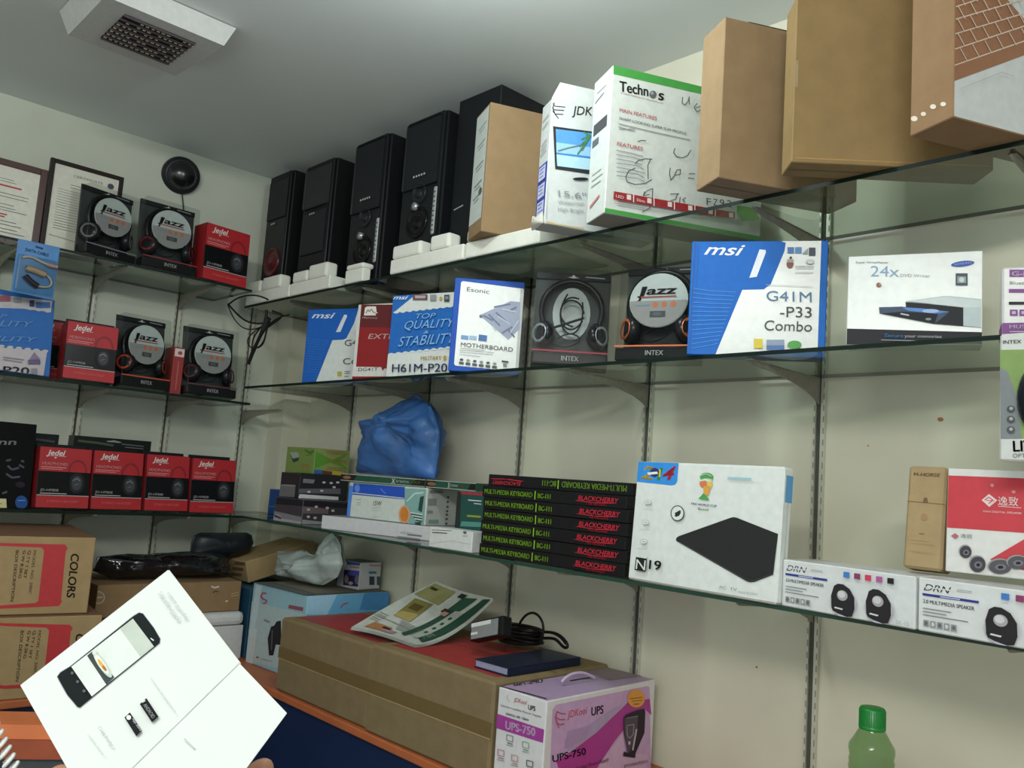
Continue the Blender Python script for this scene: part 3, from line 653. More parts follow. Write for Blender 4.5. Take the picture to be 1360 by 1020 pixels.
# headset blister packs --------------------------------------------------------
shell = clear('clear blister plastic', (.86, .88, .87), .22, 1.22)
blk = mat('#151618', rough=.4); dk = mat('#26282b', rough=.5)
def headset_pack(label, box, stripe='#c25a2c', oval=True, hue='#1c1d1f', group='headset packs'):
    T = Thing('headset_pack', label, 'headset pack', box, group); w, d, h = T.w, T.d, T.h
    boxo('backing_card', (0, d-.003, 0), (w, d, h), mat('#3c4042', rough=.6), T.o, .0008)
    boxo('header_card', (0, d-.008, h*.925), (w, d-.0035, h*.995), mat(hue, rough=.5), T.o, .001)
    boxo('base_card', (.002, .003, .002), (w-.002, d-.0035, h*.13), mat('#151617', rough=.5), T.o, .001)
    bm = bmesh.new(); bbox(bm, (.001, 0, .001), (w-.001, d-.0035, h*.992), .006); bmo('blister_shell', bm, shell, T.o)
    cx, cz, rr = w*.5, h*.58, w*.405
    pts = [Vector((cx+rr*math.cos(a), d*.5, cz+rr*1.02*math.sin(a))) for a in [R(-28+k*236/14) for k in range(15)]]
    tube('headband', pts, .0075, mat('#141517', rough=.3), T.o)
    for sx in (-1, 1):
        c = (cx+sx*rr*.86, d*.48, h*.33)
        lathe('ear_cup', [(.0005, -.016), (.026, -.016), (.034, -.006), (.034, .006), (.026, .014), (.012, .016), (.0005, .016)], mat('#1a1b1e', rough=.25), T.o, mtx(c, (sx*.9, -.55, 0), (0, 0, 1)))
        lathe('ear_cup_trim', [(.018, 0), (.024, 0), (.024, .003), (.018, .003)], mat(stripe if oval else '#9aa0a6', rough=.25, metal=.3), T.o, mtx((c[0]+sx*.010, c[1]-.012, c[2]), (sx*.75, -.75, 0), (0, 0, 1)))
    tube('cord', [Vector((cx-rr*.7, d*.45, h*.25)), Vector((cx-.02, d*.35, h*.18)), Vector((cx+.02, d*.3, h*.24)), Vector((cx+.03, d*.3, h*.32)), Vector((cx-.01, d*.3, h*.36)), Vector((cx-.03, d*.3, h*.28))], .0018, '#0f1011', T.o)
    f = T.face('F').u()
    f.off = -(d-.0078); f.poly('euro_slot', '#b9bcb8', [(.42, .955), (.47, .96), (.5, .985), (.53, .96), (.58, .955), (.5, .945)])
    f.off = .0022; f.rect('stripe', stripe, .01, .135, .99, .15)
    f.text('brand_lettering', '#b5b8b8', 'INTEX', (.40, .05), (.62, .05), (.40, .10), bold=.05)
    f.off = -(d-.0078); f.line('small_print', '#8d9090', [(.66, .965), (.92, .96)], .012)
    if oval:
        e_ = [(cx+w*.36*math.cos(t_), .0065, h*.60+h*.27*math.sin(t_)) for t_ in [2*math.pi*k/32 for k in range(32)]]
        mesh('oval_label', e_+[(p[0], .0085, p[2]) for p in e_], [tuple(range(31, -1, -1))]+[(k, (k+1) % 32, 32+(k+1) % 32, 32+k) for k in range(32)], mat('#b9c0be', rough=.3), parent=T.o)
        f.off = -.0058
        f.text('brand_lettering', '#1f2022', 'Jazz', (.24, .66), (.72, .66), (.25, .745), shear=.12, bold=.045); f.text('brand_lettering', '#1f2022', 'J', (.235, .62), (.30, .62), (.25, .745), shear=.12, bold=.045)
        f.poly('label_print', '#8f8d8c', [(.5+.35*math.cos(a), .595+.26*math.sin(a)) for a in [math.pi+math.pi*k/16 for k in range(17)]])
        f.line('label_print', '#a83a3a', [(.28, .635), (.72, .635)], .012)
        for k in range(3): f.ell('label_print', '#c4683a', .47+.11*k, .555, .035, .028, 12)
        f.line('label_print', '#5d8aa0', [(.22, .55), (.40, .552)], .008)
        f.rect('label_print', '#3b3d40', .41, .43, .60, .49); f.ell('label_print', '#55585c', .5, .46, .06, .02, 12)
    else:
        mesh('card_insert', [(w*.25+w*.5*.5*math.cos(t_)+w*.25, d-.006, h*.58+h*.27*math.sin(t_)) for t_ in [2*math.pi*k/24 for k in range(24)]], [tuple(range(24))], mat('#a5adae', rough=.3), parent=T.o)
        for k in range(3): tube('cord', [Vector((cx+.03*math.cos(a+k), d*.3+.004*k, h*.55+(.035+.01*k)*math.sin(a+k))) for a in [j*6.28/9 for j in range(8)]], .002, '#101113', T.o)
        tube('microphone_arm', [Vector((cx-rr*.8, d*.3, h*.36)), Vector((cx-.02, d*.2, h*.42)), Vector((cx+.03, d*.2, h*.50))], .003, '#131416', T.o)
    return T.flush()
headset_pack('clear headset pack without label beside the blue framed box, headphones and cord visible', (1.706, -.344, MZ, 44.0, .187, .055, .25, 5), '#8e2434', False)
headset_pack('headset pack with white oval label beside the large blue and white box', (1.942, -.317, MZ, 19.0, .185, .06, .229, 3.6), '#c8683a')
# large g41 box
T = board_box('large blue and white motherboard box between headset pack and disc drive box', (2.161, -.350, MZ, 31, .262, .058, .233, 0), body='#1c68c0', faces={'R': mat('#6f8fb4', rough=.35), 'L': mat('#5f9ad8', rough=.3)}); g41(T, 1, ZH); T.flush()
# dvd writer box
T = Thing('disc_drive_box', 'white box with a grey disc drive picture and black bottom band', 'box', (2.476, -.319, MZ, 21.4, .212, .05, .163, 3), None)
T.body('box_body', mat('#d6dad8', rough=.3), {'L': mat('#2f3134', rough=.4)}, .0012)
Z = (1120, 325, 7.158); f = T.face('F', Z)
f.poly('black_band', '#26262b', [(20, 798), (1320, 832), (1320, 1020), (20, 1020)])
f.text('blue_lettering', '#7f9ebd', '24x', (258, 302), (530, 306), (262, 196)); f.text('lettering', '#9a9c9c', 'DVD Writer', (540, 306), (826, 312), (542, 276), bold=.01)
f.text('lettering', '#55585a', 'Super WriteMaster', (118, 178), (430, 180), (120, 158), bold=.02)
f.ell('logo', '#2a4fa8', 1135, 183, 112, 27, 28, -.12); f.text('logo', '#b9cbe8', 'SAMSUNG', (1055, 200), (1222, 178), (1053, 180), bold=.04)
f.rect('certificate_icon', '#3c4654', 1068, 274, 1182, 390); f.rect('certificate_icon', '#8c9aa0', 1084, 304, 1166, 366); f.ell('certificate_icon', '#c3ccc8', 1125, 335, 24, 24)
f.ell('red_mark', '#8a5a50', 338, 385, 26, 24, 8); f.ell('red_mark', '#b89a90', 350, 378, 10, 8)
f.poly('drive_picture', '#b5c2c4', [(590, 540), (980, 488), (1310, 520), (1310, 790), (1140, 775), (1140, 600)])
f.poly('drive_picture', '#c8d2d2', [(620, 540), (980, 500), (1310, 534), (1310, 600), (1140, 600)])
f.poly('drive_picture', '#24272d', [(592, 548), (1140, 602), (1140, 776), (870, 755), (600, 640)])
f.poly('drive_picture', '#2b3f5c', [(340, 598), (560, 592), (1010, 640), (870, 755), (345, 656)])
f.poly('drive_picture', '#1c1e24', [(560, 640), (900, 660), (868, 756), (360, 658)])
f.poly('drive_picture', '#4f7fc0', [(560, 600), (760, 610), (1010, 642), (880, 660), (620, 632)]); f.ell('drive_picture', '#9ab4dc', 830, 634, 80, 18)
f.line('drive_picture', '#aab4bc', [(545, 660), (625, 676)], 14); f.ell('drive_picture', '#7f868c', 808, 712, 28, 12)
f.text('band_lettering', '#2f7fc8', 'Secure', (392, 882), (570, 888), (394, 848), bold=.05); f.text('band_lettering', '#b9bcc0', 'your memories', (582, 886), (934, 892), (582, 856), bold=.04)
f.line('band_lettering', '#8d9094', [(360, 910), (690, 918)], 8)
T.flush()
# purple box at the right edge and the hanging mouse pack
T = Thing('card_box', 'white and purple box at the right edge above the hanging mouse pack', 'box', (2.723, -.309, MZ, 20, .20, .067, .112, 0))
T.body('box_body', mat('#cfcfce', rough=.35), {}, .003)
f = T.face('F', (1300, 340, 3.643)); pu = '#7a3a86'
f.u().rect('purple_band', pu, 0, 0, 1, .2); f.px()
f.rect('purple_band', pu, 148, 66, 600, 102); f.text('white_lettering', '#d9d0dc', 'G-BLUE', (160, 96), (330, 96), (160, 74), bold=.05)
f.text('lettering', '#6f7072', 'Bluetooth Dongle', (150, 138), (400, 138), (150, 122)); f.rect('purple_band', pu, 145, 160, 500, 178); f.rect('dark_band', '#2d2c32', 145, 222, 500, 236)
for k in range(4): f.rect('purple_band', pu, 150+46*k, 260, 188+46*k, 290); f.rect('icons', '#b9a8c0', 160+46*k, 268, 178+46*k, 282)
f.text('white_lettering', '#d9d0dc', 'MUSIC', (148, 352), (260, 352), (148, 334), bold=.05); f.line('white_lettering', '#c4b4c8', [(148, 368), (230, 368)], 4)
f = T.face('L').u(); f.rect('purple_band', pu, 0, 0, 1, .2)
T.flush()
T = Thing('mouse_pack', 'computer mouse in green and grey card pack hanging at the right edge', 'mouse pack', (2.736, -.362, 1.632, 0, .13, .022, .192, 0))
T.body('backing_card', mat('#cfd1cd', rough=.4), {}, .003)
f = T.face('F', (1300, 340, 3.643))
f.poly('green_print', '#7f9a58', [(96, 455), (700, 440), (700, 880), (108, 885)]); f.poly('grey_print', '#7d8286', [(98, 540), (140, 560), (190, 700), (205, 882), (106, 885)])
f.text('brand_lettering', '#4c4f52', 'INTEX', (118, 426), (206, 422), (118, 408), bold=.03)
f.text('lettering', '#36383b', 'LITE', (168, 946), (300, 942), (165, 892), bold=.05); f.text('lettering', '#55585a', 'OPTICAL MOUSE', (165, 976), (420, 972), (165, 956))
for k, y in enumerate((742, 792, 842)): f.ell('icon', '#4a4d50', 156, y, 20, 18); f.ell('icon', '#a9acad', 158, y-4, 9, 8)
vs = []; lathe('mouse_shell', [(.0005, .034), (.014, .031), (.024, .022), (.029, .01), (.030, .0)], mat('#1d2125', rough=.2), T.o, mtx((.055, -.002, .092), (0, -1, 0), (0, 0, 1)) @ Matrix.Diagonal((1.75, 1, .75, 1)))
lathe('mouse_side', [(.0005, .028), (.008, .026), (.013, .02), (.015, .0)], mat('#6f8ea4', rough=.25, metal=.4), T.o, mtx((.060, -.006, .105), (0, -1, 0), (0, 0, 1)) @ Matrix.Diagonal((1.6, 1, .85, 1)))
T.flush()
# ================================================================== lowest right shelf
# keyboard boxes: six stacked and one on top
kb = mat('#141416', rough=.3)
GRN = '#8fc41e'; KRD = '#c01c34'
where = ['lowest', 'second from bottom', 'third from bottom', 'fourth from bottom', 'fifth from bottom', 'sixth from bottom']
for k in range(6):
    hh = .0287; dx = (0, .002, -.001, .001, .002, -.006)[k]
    T = Thing('keyboard_box', f'long black keyboard box with green lettering, {where[k]} of the stack', 'keyboard box', (1.545+dx, -.318+.002*(k % 2), BZ+k*hh, 1.1, .455, .17, hh-.0004, 0), 'black keyboard boxes')
    T.body('box_body', kb, bev=.0012); f = T.face('F').u()
    f.text('green_lettering', GRN, 'MULTI-MEDIA KEYBOARD', (.02, .30), (.385, .30), (.02, .72), shear=-.0, bold=.05); f.line('green_lettering', GRN, [(.405, .15), (.405, .85)], .006)
    f.text('green_lettering', GRN, 'BC-111', (.425, .30), (.515, .30), (.425, .70), bold=.05)
    f.text('red_lettering', KRD, 'BLACKCHERRY', (.70, .42), (.955, .42), (.70, .80), shear=.2, bold=.06); f.line('red_lettering', KRD, [(.69, .36), (.80, .30), (.93, .40)], .05); f.text('red_lettering', KRD, 'KEYBOARD', (.77, .12), (.885, .12), (.77, .27), bold=.03)
    T.flush()
T = Thing('keyboard_box', 'long black keyboard box lying upside down on top of the stack', 'keyboard box', (1.541, -.300, BZ+6*.0287, 4.6, .44, .17, .0285, 0), 'black keyboard boxes')
T.body('box_body', kb, bev=.0012); f = T.face('F').u()
f.text('green_lettering', '#7fae2a', 'MULTI-MEDIA KEYBOARD', (.955, .78), (.54, .78), (.955, .28), bold=.05); f.line('green_lettering', GRN, [(.515, .15), (.515, .85)], .006); f.text('green_lettering', '#7fae2a', 'BC-111', (.50, .76), (.405, .76), (.50, .30), bold=.04)
f.text('red_lettering', KRD, 'BLACKCHERRY', (.25, .45), (.03, .45), (.25, .15), shear=.2, bold=.06); f.line('red_lettering', KRD, [(.26, .55), (.14, .66), (.03, .6)], .06)
T.flush()
# media player box
T = Thing('media_player_box', 'large white box showing a flat black player, with blue 2014 corner badge', 'box', (2.021, -.325, BZ, -3.3, .352, .032, .246, 3))
T.body('box_body', mat('#dfe3e0', rough=.3), bev=.004)
f = T.face('R').u(); f.rect('blue_patch', '#5f9fd0', .25, .74, .95, .94); f.line('box_edge', '#b9bcba', [(.55, 0), (.55, .74)], .05)
f = T.face('F', (840, 605, 5.229))
f.poly('blue_badge', '#2f8fe0', [(44, 27), (322, 47), (312, 180), (300, 200), (275, 208), (30, 182)])
f.text('badge_lettering', '#e6c23a', '2', (55, 158), (140, 168), (78, 68), shear=.1, bold=.05)
f.ell('badge_lettering', '#2a2f6a', 155, 118, 32, 32); f.poly('badge_lettering', '#e8ecea', [(105, 118), (175, 112), (178, 128), (110, 134)])
f.text('badge_lettering', '#4fb04c', '1', (172, 168), (200, 170), (185, 82), shear=.1, bold=.04); f.text('badge_lettering', '#d93a52', '4', (200, 175), (282, 165), (225, 80), shear=.15, bold=.03); f.text('badge_lettering', '#e6c23a', 'l', (186, 150), (196, 150), (190, 92))
f.poly('player_picture', '#2b2c2c', [(305, 592), (308, 572), (325, 560), (685, 432), (708, 428), (730, 433), (1014, 545), (980, 828), (850, 878), (820, 880), (795, 873), (330, 606)])
f.line('player_picture', '#3d3e3e', [(330, 600), (800, 866), (850, 868), (980, 820)], 5)
f.ell('emblem', '#4fa05c', 519, 150, 47, 30); f.ell('emblem', '#c9d4c0', 519, 172, 40, 12); f.ell('emblem', '#d97a4a', 494, 196, 24, 26); f.ell('emblem', '#e0c05a', 540, 200, 20, 30)
f.poly('emblem', '#e0a04a', [(500, 210), (545, 215), (535, 275), (498, 275)]); f.poly('emblem', '#4fa04c', [(498, 262), (520, 280), (540, 312), (462, 302), (478, 285)]); f.line('emblem', '#e8ecea', [(480, 178), (515, 170), (555, 185)], 6); f.line('emblem', '#c8d8b0', [(480, 140), (520, 128), (555, 145)], 5)
f.text('emblem_lettering', '#5a5a9a', 'FIFA WORLD CUP', (415, 342), (590, 360), (416, 326), bold=.03); f.text('emblem_lettering', '#7fae4a', 'Brasil', (463, 378), (534, 385), (463, 362), bold=.03)
f.ell('round_icon', '#4a4d4e', 320, 402, 48, 55); f.ell('round_icon', '#dfe3e0', 320, 402, 41, 48); f.poly('round_icon', '#2f3233', [(302, 400), (338, 380), (344, 400), (332, 420), (308, 428)]); f.line('round_icon', '#2f3233', [(302, 420), (345, 385)], 6)
f.line('small_print', '#9fc4d0', [(670, 158), (835, 165)], 16); f.line('small_print', '#cfd8d8', [(835, 180), (930, 190)], 3)
for y in (325, 465, 598): f.ell('icons', '#b9bcbb', 117-.1*(y-325), y, 26, 18, 12); f.ell('icons', '#dfe3e0', 117-.1*(y-325), y, 22, 14, 12); f.line('icons', '#a9acab', [(108-.1*(y-325), y), (128-.1*(y-325), y+2)], 6); f.line('icons', '#b4b7b5', [(85-.15*(y-325), y+48), (155-.15*(y-325), y+54)], 3)
f.poly('logo', '#232526', [(38, 705), (115, 718), (105, 808), (28, 795)]); f.text('logo', '#dfe3e0', 'N', (36, 788), (100, 798), (44, 716), bold=.02)
f.text('logo', '#232526', '19', (128, 788), (210, 796), (134, 724), bold=.04)
f.line('logo', '#232526', [(112, 712), (122, 712)], 3)
f.text('small_print', '#6f7273', 'PC  TV', (620, 925), (740, 942), (622, 905)); f.text('small_print', '#8d9091', 'MADE IN CHINA', (752, 955), (885, 972), (752, 940))
T.flush()
# speaker boxes
def drn(label, box, Z, ox, oy, sk=0):
    T = Thing('speaker_box', label, 'box', box, 'small speaker boxes on the lowest shelf'); T.body('box_body', mat('#d9dbdc', rough=.3), {'T': mat('#c9c9c9', rough=.35)}, .002)
    f = T.face('F').u()
    f.text('logo', '#2c2d30', 'DRN', (.035, .765), (.205, .765), (.035, .895), shear=.35, bold=.07)
    f.line('logo', '#d9dbdc', [(.03, .828), (.22, .828)], .02)
    f.lines('small_print', '#8d9092', .24, .34, [.86, .83], .008, .2)
    f.rect('blue_bar', '#2b3486', .03, .665, .37, .71); f.line('blue_bar', '#b9bce0', [(.14, .687), (.26, .687)], .02)
    f.text('lettering', '#3f4144', '2.0 MULTIMEDIA SPEAKER', (.035, .53), (.345, .53), (.035, .60), bold=.04)
    for y, x in ((.43, .21), (.37, .18), (.31, .31)): f.line('small_print', '#8a8d90', [(.035, y), (x, y)], .02)
    for k in range(5): f.rect('icons', '#8f9294', .04+.043*k, .10, .073+.043*k, .22); f.ell('icons', '#c9cccc' if k % 2 else '#5f6264', .0565+.043*k, .16, .010, .04, 8)
    for k, c in enumerate(('#3f7cc8', '#8a3560', '#d03a58', '#b05a9c', '#26272a')): f.rect('colour_swatch', c, .50+.08*k, .80, .545+.08*k, .91); f.line('small_print', '#b4b6b8', [(.50+.08*k, .76), (.54+.08*k, .76)], .01)
    for cx in (.505, .765):
        f.ell('speaker_picture', '#b9b6c2', cx, .30, .098, .30)
        f.poly('speaker_picture', '#2c292c', [(cx-.085, .16), (cx-.09, .40), (cx-.07, .60), (cx-.04, .655), (cx, .655), (cx+.05, .58), (cx+.085, .42), (cx+.088, .2), (cx+.07, .045), (cx+.03, .02), (cx-.04, .06), (cx-.075, .10)])
        f.ell('speaker_picture', '#a9a6ab', cx-.005, .43, .04, .105); f.ell('speaker_picture', '#d0ced0', cx-.01, .45, .028, .07); f.line('speaker_picture', '#d5d5d6', [(cx-.06, .17), (cx, .155)], .03)
    f.text('small_print', '#b0b2b3', 'SK-15', (.89, .06), (.975, .06), (.89, .14))
    f = T.face('T').u(); f.line('lid_slot', '#6f7072', [(.05, .1), (.3, .12)], .03); f.line('lid_slot', '#6f7072', [(.6, .1), (.8, .12)], .03); f.line('lid_fold', '#ebecec', [(0, .03), (1, .03)], .04)
    return T.flush()
drn('white speaker box with two egg shaped black speakers, left one beside the flat player box', (2.374, -.329, BZ, -6.0, .243, .10, .082, 0), None, 0, 0)
drn('white speaker box with egg shaped black speakers, right one under the red box', (2.619, -.352, BZ, -4.3, .245, .10, .082, 0), None, 0, 0)
T = Thing('phone_box', 'narrow kraft cardboard phone box standing on the white speaker boxes', 'box', (2.567, -.285, BZ+.083, 3, .061, .05, .172, 8))
T.body('box_body', card('#a58e6a', scale=30), {}, .004)
f = T.face('F').u(); f.line('lid_seam', '#7a5f3e', [(0, .645), (1, .635)], .008); f.poly('seal_spot', '#6b5236', [(.42, .64), (.56, .64), (.53, .69), (.45, .69)])
f.text('lettering', '#6b5236', 'M-HORSE', (.14, .90), (.82, .90), (.15, .935), bold=.05); f.ell('lettering', '#9c7c52', .48, .50, .09, .035); f.line('lettering', '#6b5236', [(.38, .335), (.52, .338)], .006); f.lines('lettering', '#a68a60', .2, .8, [.27, .24, .16], .005)
T.flush()
T = Thing('speaker_set_box', 'red and white box with a diamond logo and small speakers, at the right edge', 'box', (2.634, -.283, BZ+.083, 7.1, .22, .12, .167, 4))
T.body('box_body', mat('#d6d6d2', rough=.35), {'T': mat('#b9444a', rough=.4)}, .0015)
Z = (1180, 600, 6.378); f = T.face('F', Z); rd = '#c2303c'
f.poly('red_panel', rd, [(500, 200), (1148, 225), (1900, 260), (1900, 730), (1148, 688), (495, 642)])
f.poly('red_panel', rd, [(860, 912), (1148, 742), (1700, 450), (1700, 1100), (1148, 1005)])
f.poly('logo', '#dccaca', [(790, 410), (852, 358), (922, 412), (855, 468)]); f.line('logo', rd, [(815, 410), (852, 385), (885, 410), (850, 440)], 8); f.line('logo', rd, [(830, 412), (900, 416)], 6)
f.text('logo', '#dccaca', '逸致', (928, 448), (1100, 456), (930, 386), bold=.0); f.line('logo', '#dccaca', [(930, 462), (1125, 476)], 5)
f.text('white_lettering', '#dccaca', 'MINI DIGITAL SPEAKER', (805, 512), (1130, 530), (806, 496), bold=.02)
f.text('logo', '#dccaca', '*', (865, 320), (895, 322), (865, 268)); f.text('logo', '#dccaca', '*', (1045, 372), (1078, 375), (1045, 325))
f.poly('small_logo', '#b0606a', [(532, 712), (566, 690), (600, 715), (568, 740)]); f.text('small_logo', '#7f7f80', '逸致', (612, 726), (715, 732), (612, 698))
for x, y, rx, ry, c in ((657, 850, 50, 52, '#34323a'), (760, 955, 66, 66, '#34323a'), (950, 975, 95, 60, '#4a484e'), (1100, 940, 85, 55, '#4a484e')):
    f.ell('speaker_picture', '#8f8f92', x-6, y-8, rx*1.06, ry*1.06); f.ell('speaker_picture', c, x, y, rx, ry); f.ell('speaker_picture', '#6f6c76', x+4, y+4, rx*.5, ry*.45); f.ell('speaker_picture', '#1f1d22', x+4, y+4, rx*.25, ry*.22)
f.line('small_print', '#9a9a98', [(1040, 1090), (1200, 1105)], 8); T.flush()
# corner cluster --------------------------------------------------------------------
T = Thing('card_box', 'small dark blue box standing at the left end of the lowest right shelf', 'box', (.155, -.16, BZ, 2, .10, .05, .095, 0))
T.body('box_body', mat('#1d4c94', rough=.35), {'T': mat('#153a70', rough=.35)}, .002); T.face('F').u().line('lettering', '#3f76c0', [(.1, .3), (.8, .35)], .06); T.flush()
T = Thing('card_box', 'black printed box with grey panel, lower one of two at the corner', 'box', (.503, -.322, BZ, 6.7, .154, .20, .079, 0))
T.body('box_body', mat('#3b3a3e', rough=.35), {}, .002)
f = T.face('F', (280, 590, 6.8)); f.poly('grey_print', '#77757a', [(540, 690), (830, 725), (830, 660), (560, 600)]); f.poly('grey_print', '#9a989c', [(540, 692), (815, 728), (820, 700), (545, 655)]); f.line('white_lettering', '#8d8b90', [(590, 630), (640, 650)], 14); f.poly('dark_print', '#222127', [(600, 480), (835, 495), (832, 560), (590, 540)]); f.line('dark_print', '#1a191d', [(580, 645), (635, 672)], 12)
f = T.face('R', (280, 590, 6.8)); f.poly('dark_print', '#26242a', [(835, 500), (1300, 540), (1300, 580), (830, 560)]); f.poly('photo_print', '#6a5a5e', [(832, 560), (1060, 585), (1060, 630), (830, 625)])
for x, y in ((880, 655), (940, 665), (1050, 575), (880, 590), (950, 565), (1100, 600)): f.ell('bright_print', '#b9b4b4', x, y, 16, 12, 8)
f.poly('grey_print', '#8d8a8e', [(822, 680), (1010, 700), (1010, 735), (815, 725)]); T.flush()
T = Thing('card_box', 'black printed box with white stripe, upper one of two under the green box', 'box', (.450, -.280, BZ+.0797, -1.2, .133, .19, .084, 0))
T.body('box_body', mat('#2b2a2d', rough=.35), {}, .002)
f = T.face('F', (280, 590, 6.8)); f.poly('grey_print', '#6f6e72', [(630, 372), (765, 378), (755, 480), (610, 468)]); f.poly('grey_print', '#8f8e92', [(640, 362), (765, 368), (765, 380), (638, 374)])
f = T.face('R', (280, 590, 6.8)); f.poly('grey_print', '#5d5c62', [(770, 400), (1170, 400), (1170, 450), (770, 440)])
f.poly('white_stripe', '#cfcfcf', [(800, 450), (1152, 475), (1150, 508), (760, 485)]); f.poly('grey_print', '#77757a', [(835, 310), (940, 320), (925, 355), (830, 348)])
for x, y in ((885, 430), (1112, 388), (1145, 345), (1020, 345), (1085, 350), (1000, 420)): f.ell('bright_print', '#c4c2c4', x, y, 16, 10, 8)
T.flush()
T = Thing('card_box', 'lime green printed box on top of the two black boxes', 'box', (.418, -.250, BZ+.1640, 9.7, .151, .16, .089, 0))
T.body('box_body', mat('#6f8444', rough=.4), {'R': mat('#8ea05c', rough=.4)}, .0015)
f = T.face('F', (280, 590, 6.8)); f.poly('picture', '#8f9a8c', [(715, 75), (790, 70), (800, 120), (740, 130)]); f.poly('picture', '#2f3a34', [(715, 85), (740, 130), (800, 118), (790, 150), (745, 165)]); f.line('leaf_print', '#3f6a24', [(850, 50), (900, 80), (930, 60)], 18); f.line('leaf_print', '#4f7a2c', [(860, 100), (915, 90)], 14); f.line('red_lettering', '#9c5a34', [(815, 180), (890, 190)], 8); f.line('red_lettering', '#9c5a34', [(810, 200), (880, 208)], 6)
f = T.face('R', (280, 590, 6.8)); f.poly('leaf_print', '#5f9a34', [(940, 60), (1090, 140), (1300, 80), (1160, 150), (1300, 240), (1080, 165), (930, 220)])
for y in (62, 78, 130, 145, 205, 222): f.line('red_lettering', '#a8603a', [(1045, y), (1220, y+22)], 6)
f.poly('blue_patch', '#2f6ab0', [(915, 225), (1005, 235), (1000, 270), (912, 262)]); f.poly('brown_patch', '#6a3a20', [(1005, 236), (1095, 248), (1090, 275), (1000, 268)]); f.poly('yellow_patch', '#c4b040', [(1095, 240), (1190, 250), (1170, 285), (1090, 275)])
T.flush()
# drive boxes
T = Thing('drive_box', 'long flat white box at the shelf front under the blue and white carton', 'box', (.810, -.324, BZ, 17, .53, .14, .041, 0))
T.body('box_body', mat('#c3c3c6', rough=.4), {'T': mat('#9a9aa0', rough=.4)}, .0015)
Z = (450, 610, 6.8); f = T.face('F', Z)
f.text('lettering', '#77777c', 'EXTERNAL', (560, 672), (750, 702), (565, 650)); f.line('lettering', '#66666a', [(620, 680), (750, 695)], 12); f.line('lettering', '#77777c', [(530, 695), (740, 722)], 8); T.flush()
T = Thing('drive_box', 'small white carton with tiny lettering at the front edge beside the keyboard stack', 'box', (1.352, -.325, BZ, 3, .163, .055, .053, 0))
T.body('box_body', mat('#d0d1d0', rough=.4), {}, .0015); f = T.face('F', Z)
f.line('lettering', '#6a6c6c', [(840, 638), (1020, 646)], 6); f.line('lettering', '#2c2d2e', [(845, 660), (980, 668)], 8); f.ell('icon', '#5f6163', 1140, 660, 16, 14); f.line('icon', '#8d8f90', [(1120, 692), (1165, 694)], 5); f.line('fold_line', '#a9abaa', [(800, 760), (1020, 735), (1180, 765)], 3)
T.flush()
T = Thing('lamp_box', 'blue and white lamp box with orange oval under the long green boxes', 'box', (.852, -.262, BZ+.0420, 9.5, .332, .15, .108, 0))
T.body('box_body', mat('#c9d0c9', rough=.4), {'L': mat('#4a7cc8', rough=.4), 'R': mat('#b9beb9', rough=.4)}, .0015)
f = T.face('F', Z)
f.poly('blue_edge', '#4a84d4', [(60, 235), (130, 240), (100, 515), (40, 510)])
f.poly('blue_panel', '#1d4fb8', [(135, 215), (600, 250), (595, 362), (122, 318)]); f.line('blue_panel', '#c9d0c9', [(120, 302), (590, 352)], 8)
f.ell('logo', '#5f86d4', 168, 262, 24, 38); f.line('logo', '#5f86d4', [(380, 262), (400, 290), (430, 310)], 8)
f.text('lettering', '#4a4c4c', '15W', (312, 416), (386, 420), (316, 372), bold=.0); f.lines('small_print', '#9aa09c', 160, 210, [362, 392, 408], 4); f.lines('small_print', '#a9aeaa', 310, 400, [440, 462, 520], 4)
f.poly('lamp_picture', '#7fa9a4', [(600, 262), (790, 270), (770, 600), (640, 590), (600, 420)]); f.poly('lamp_picture', '#24403c', [(740, 340), (775, 330), (755, 480), (720, 460)]); f.line('lamp_picture', '#c9d8d4', [(620, 380), (690, 310), (770, 300)], 12)
for k in range(6): f.line('lamp_picture', '#1f4a40' if k % 2 else '#d4dcd8', [(650+10*k, 480+14*k), (760, 500+12*k)], 9)
f.poly('lamp_picture', '#1d3f38', [(690, 570), (750, 565), (745, 598), (700, 590)])
f.ell('orange_oval', '#d8a08a', 600, 498, 52, 82); f.ell('orange_oval', '#c87f2c', 600, 498, 38, 70)
f = T.face('R', Z)
f.rect('print_block', '#7f8483', 820, 282, 940, 308); f.rect('print_block', '#8a8f8e', 805, 355, 880, 418); f.rect('print_block', '#8a8f8e', 798, 462, 848, 490); f.rect('print_block', '#7f9a94', 808, 545, 900, 582)
for y in (342, 385, 430, 468, 500, 540, 580): f.ell('icons', '#4a4e4e', 985-(y-342)*.08, y, 12, 10, 8)
T.flush()
T = Thing('tall_dark_box', 'dark green box with red band standing beside the keyboard stack', 'box', (1.378, -.262, BZ, 1, .112, .12, .150, 0), None)
T.body('box_body', mat('#1b4a44', rough=.35), {'L': mat('#3c4442', rough=.4)}, .0015); f = T.face('F', Z)
f.poly('red_band', '#a82432', [(1060, 262), (1320, 282), (1320, 330), (1060, 312)]); f.poly('dark_band', '#2a2f2f', [(1040, 240), (1110, 248), (1090, 620), (1030, 612)])
f.line('white_lettering', '#c4cccc', [(1168, 368), (1290, 378)], 10); f.line('white_lettering', '#c4cccc', [(1222, 398), (1290, 406)], 8); f.line('yellow_lettering', '#8a9a34', [(1160, 510), (1285, 520)], 18)
f.poly('pale_print', '#4f8a80', [(1110, 560), (1290, 570), (1290, 612), (1100, 605)])
for k in range(4): f.line('white_lettering', '#8fb0a8', [(1195, 640+20*k), (1245, 645+20*k)], 6)
T.flush()
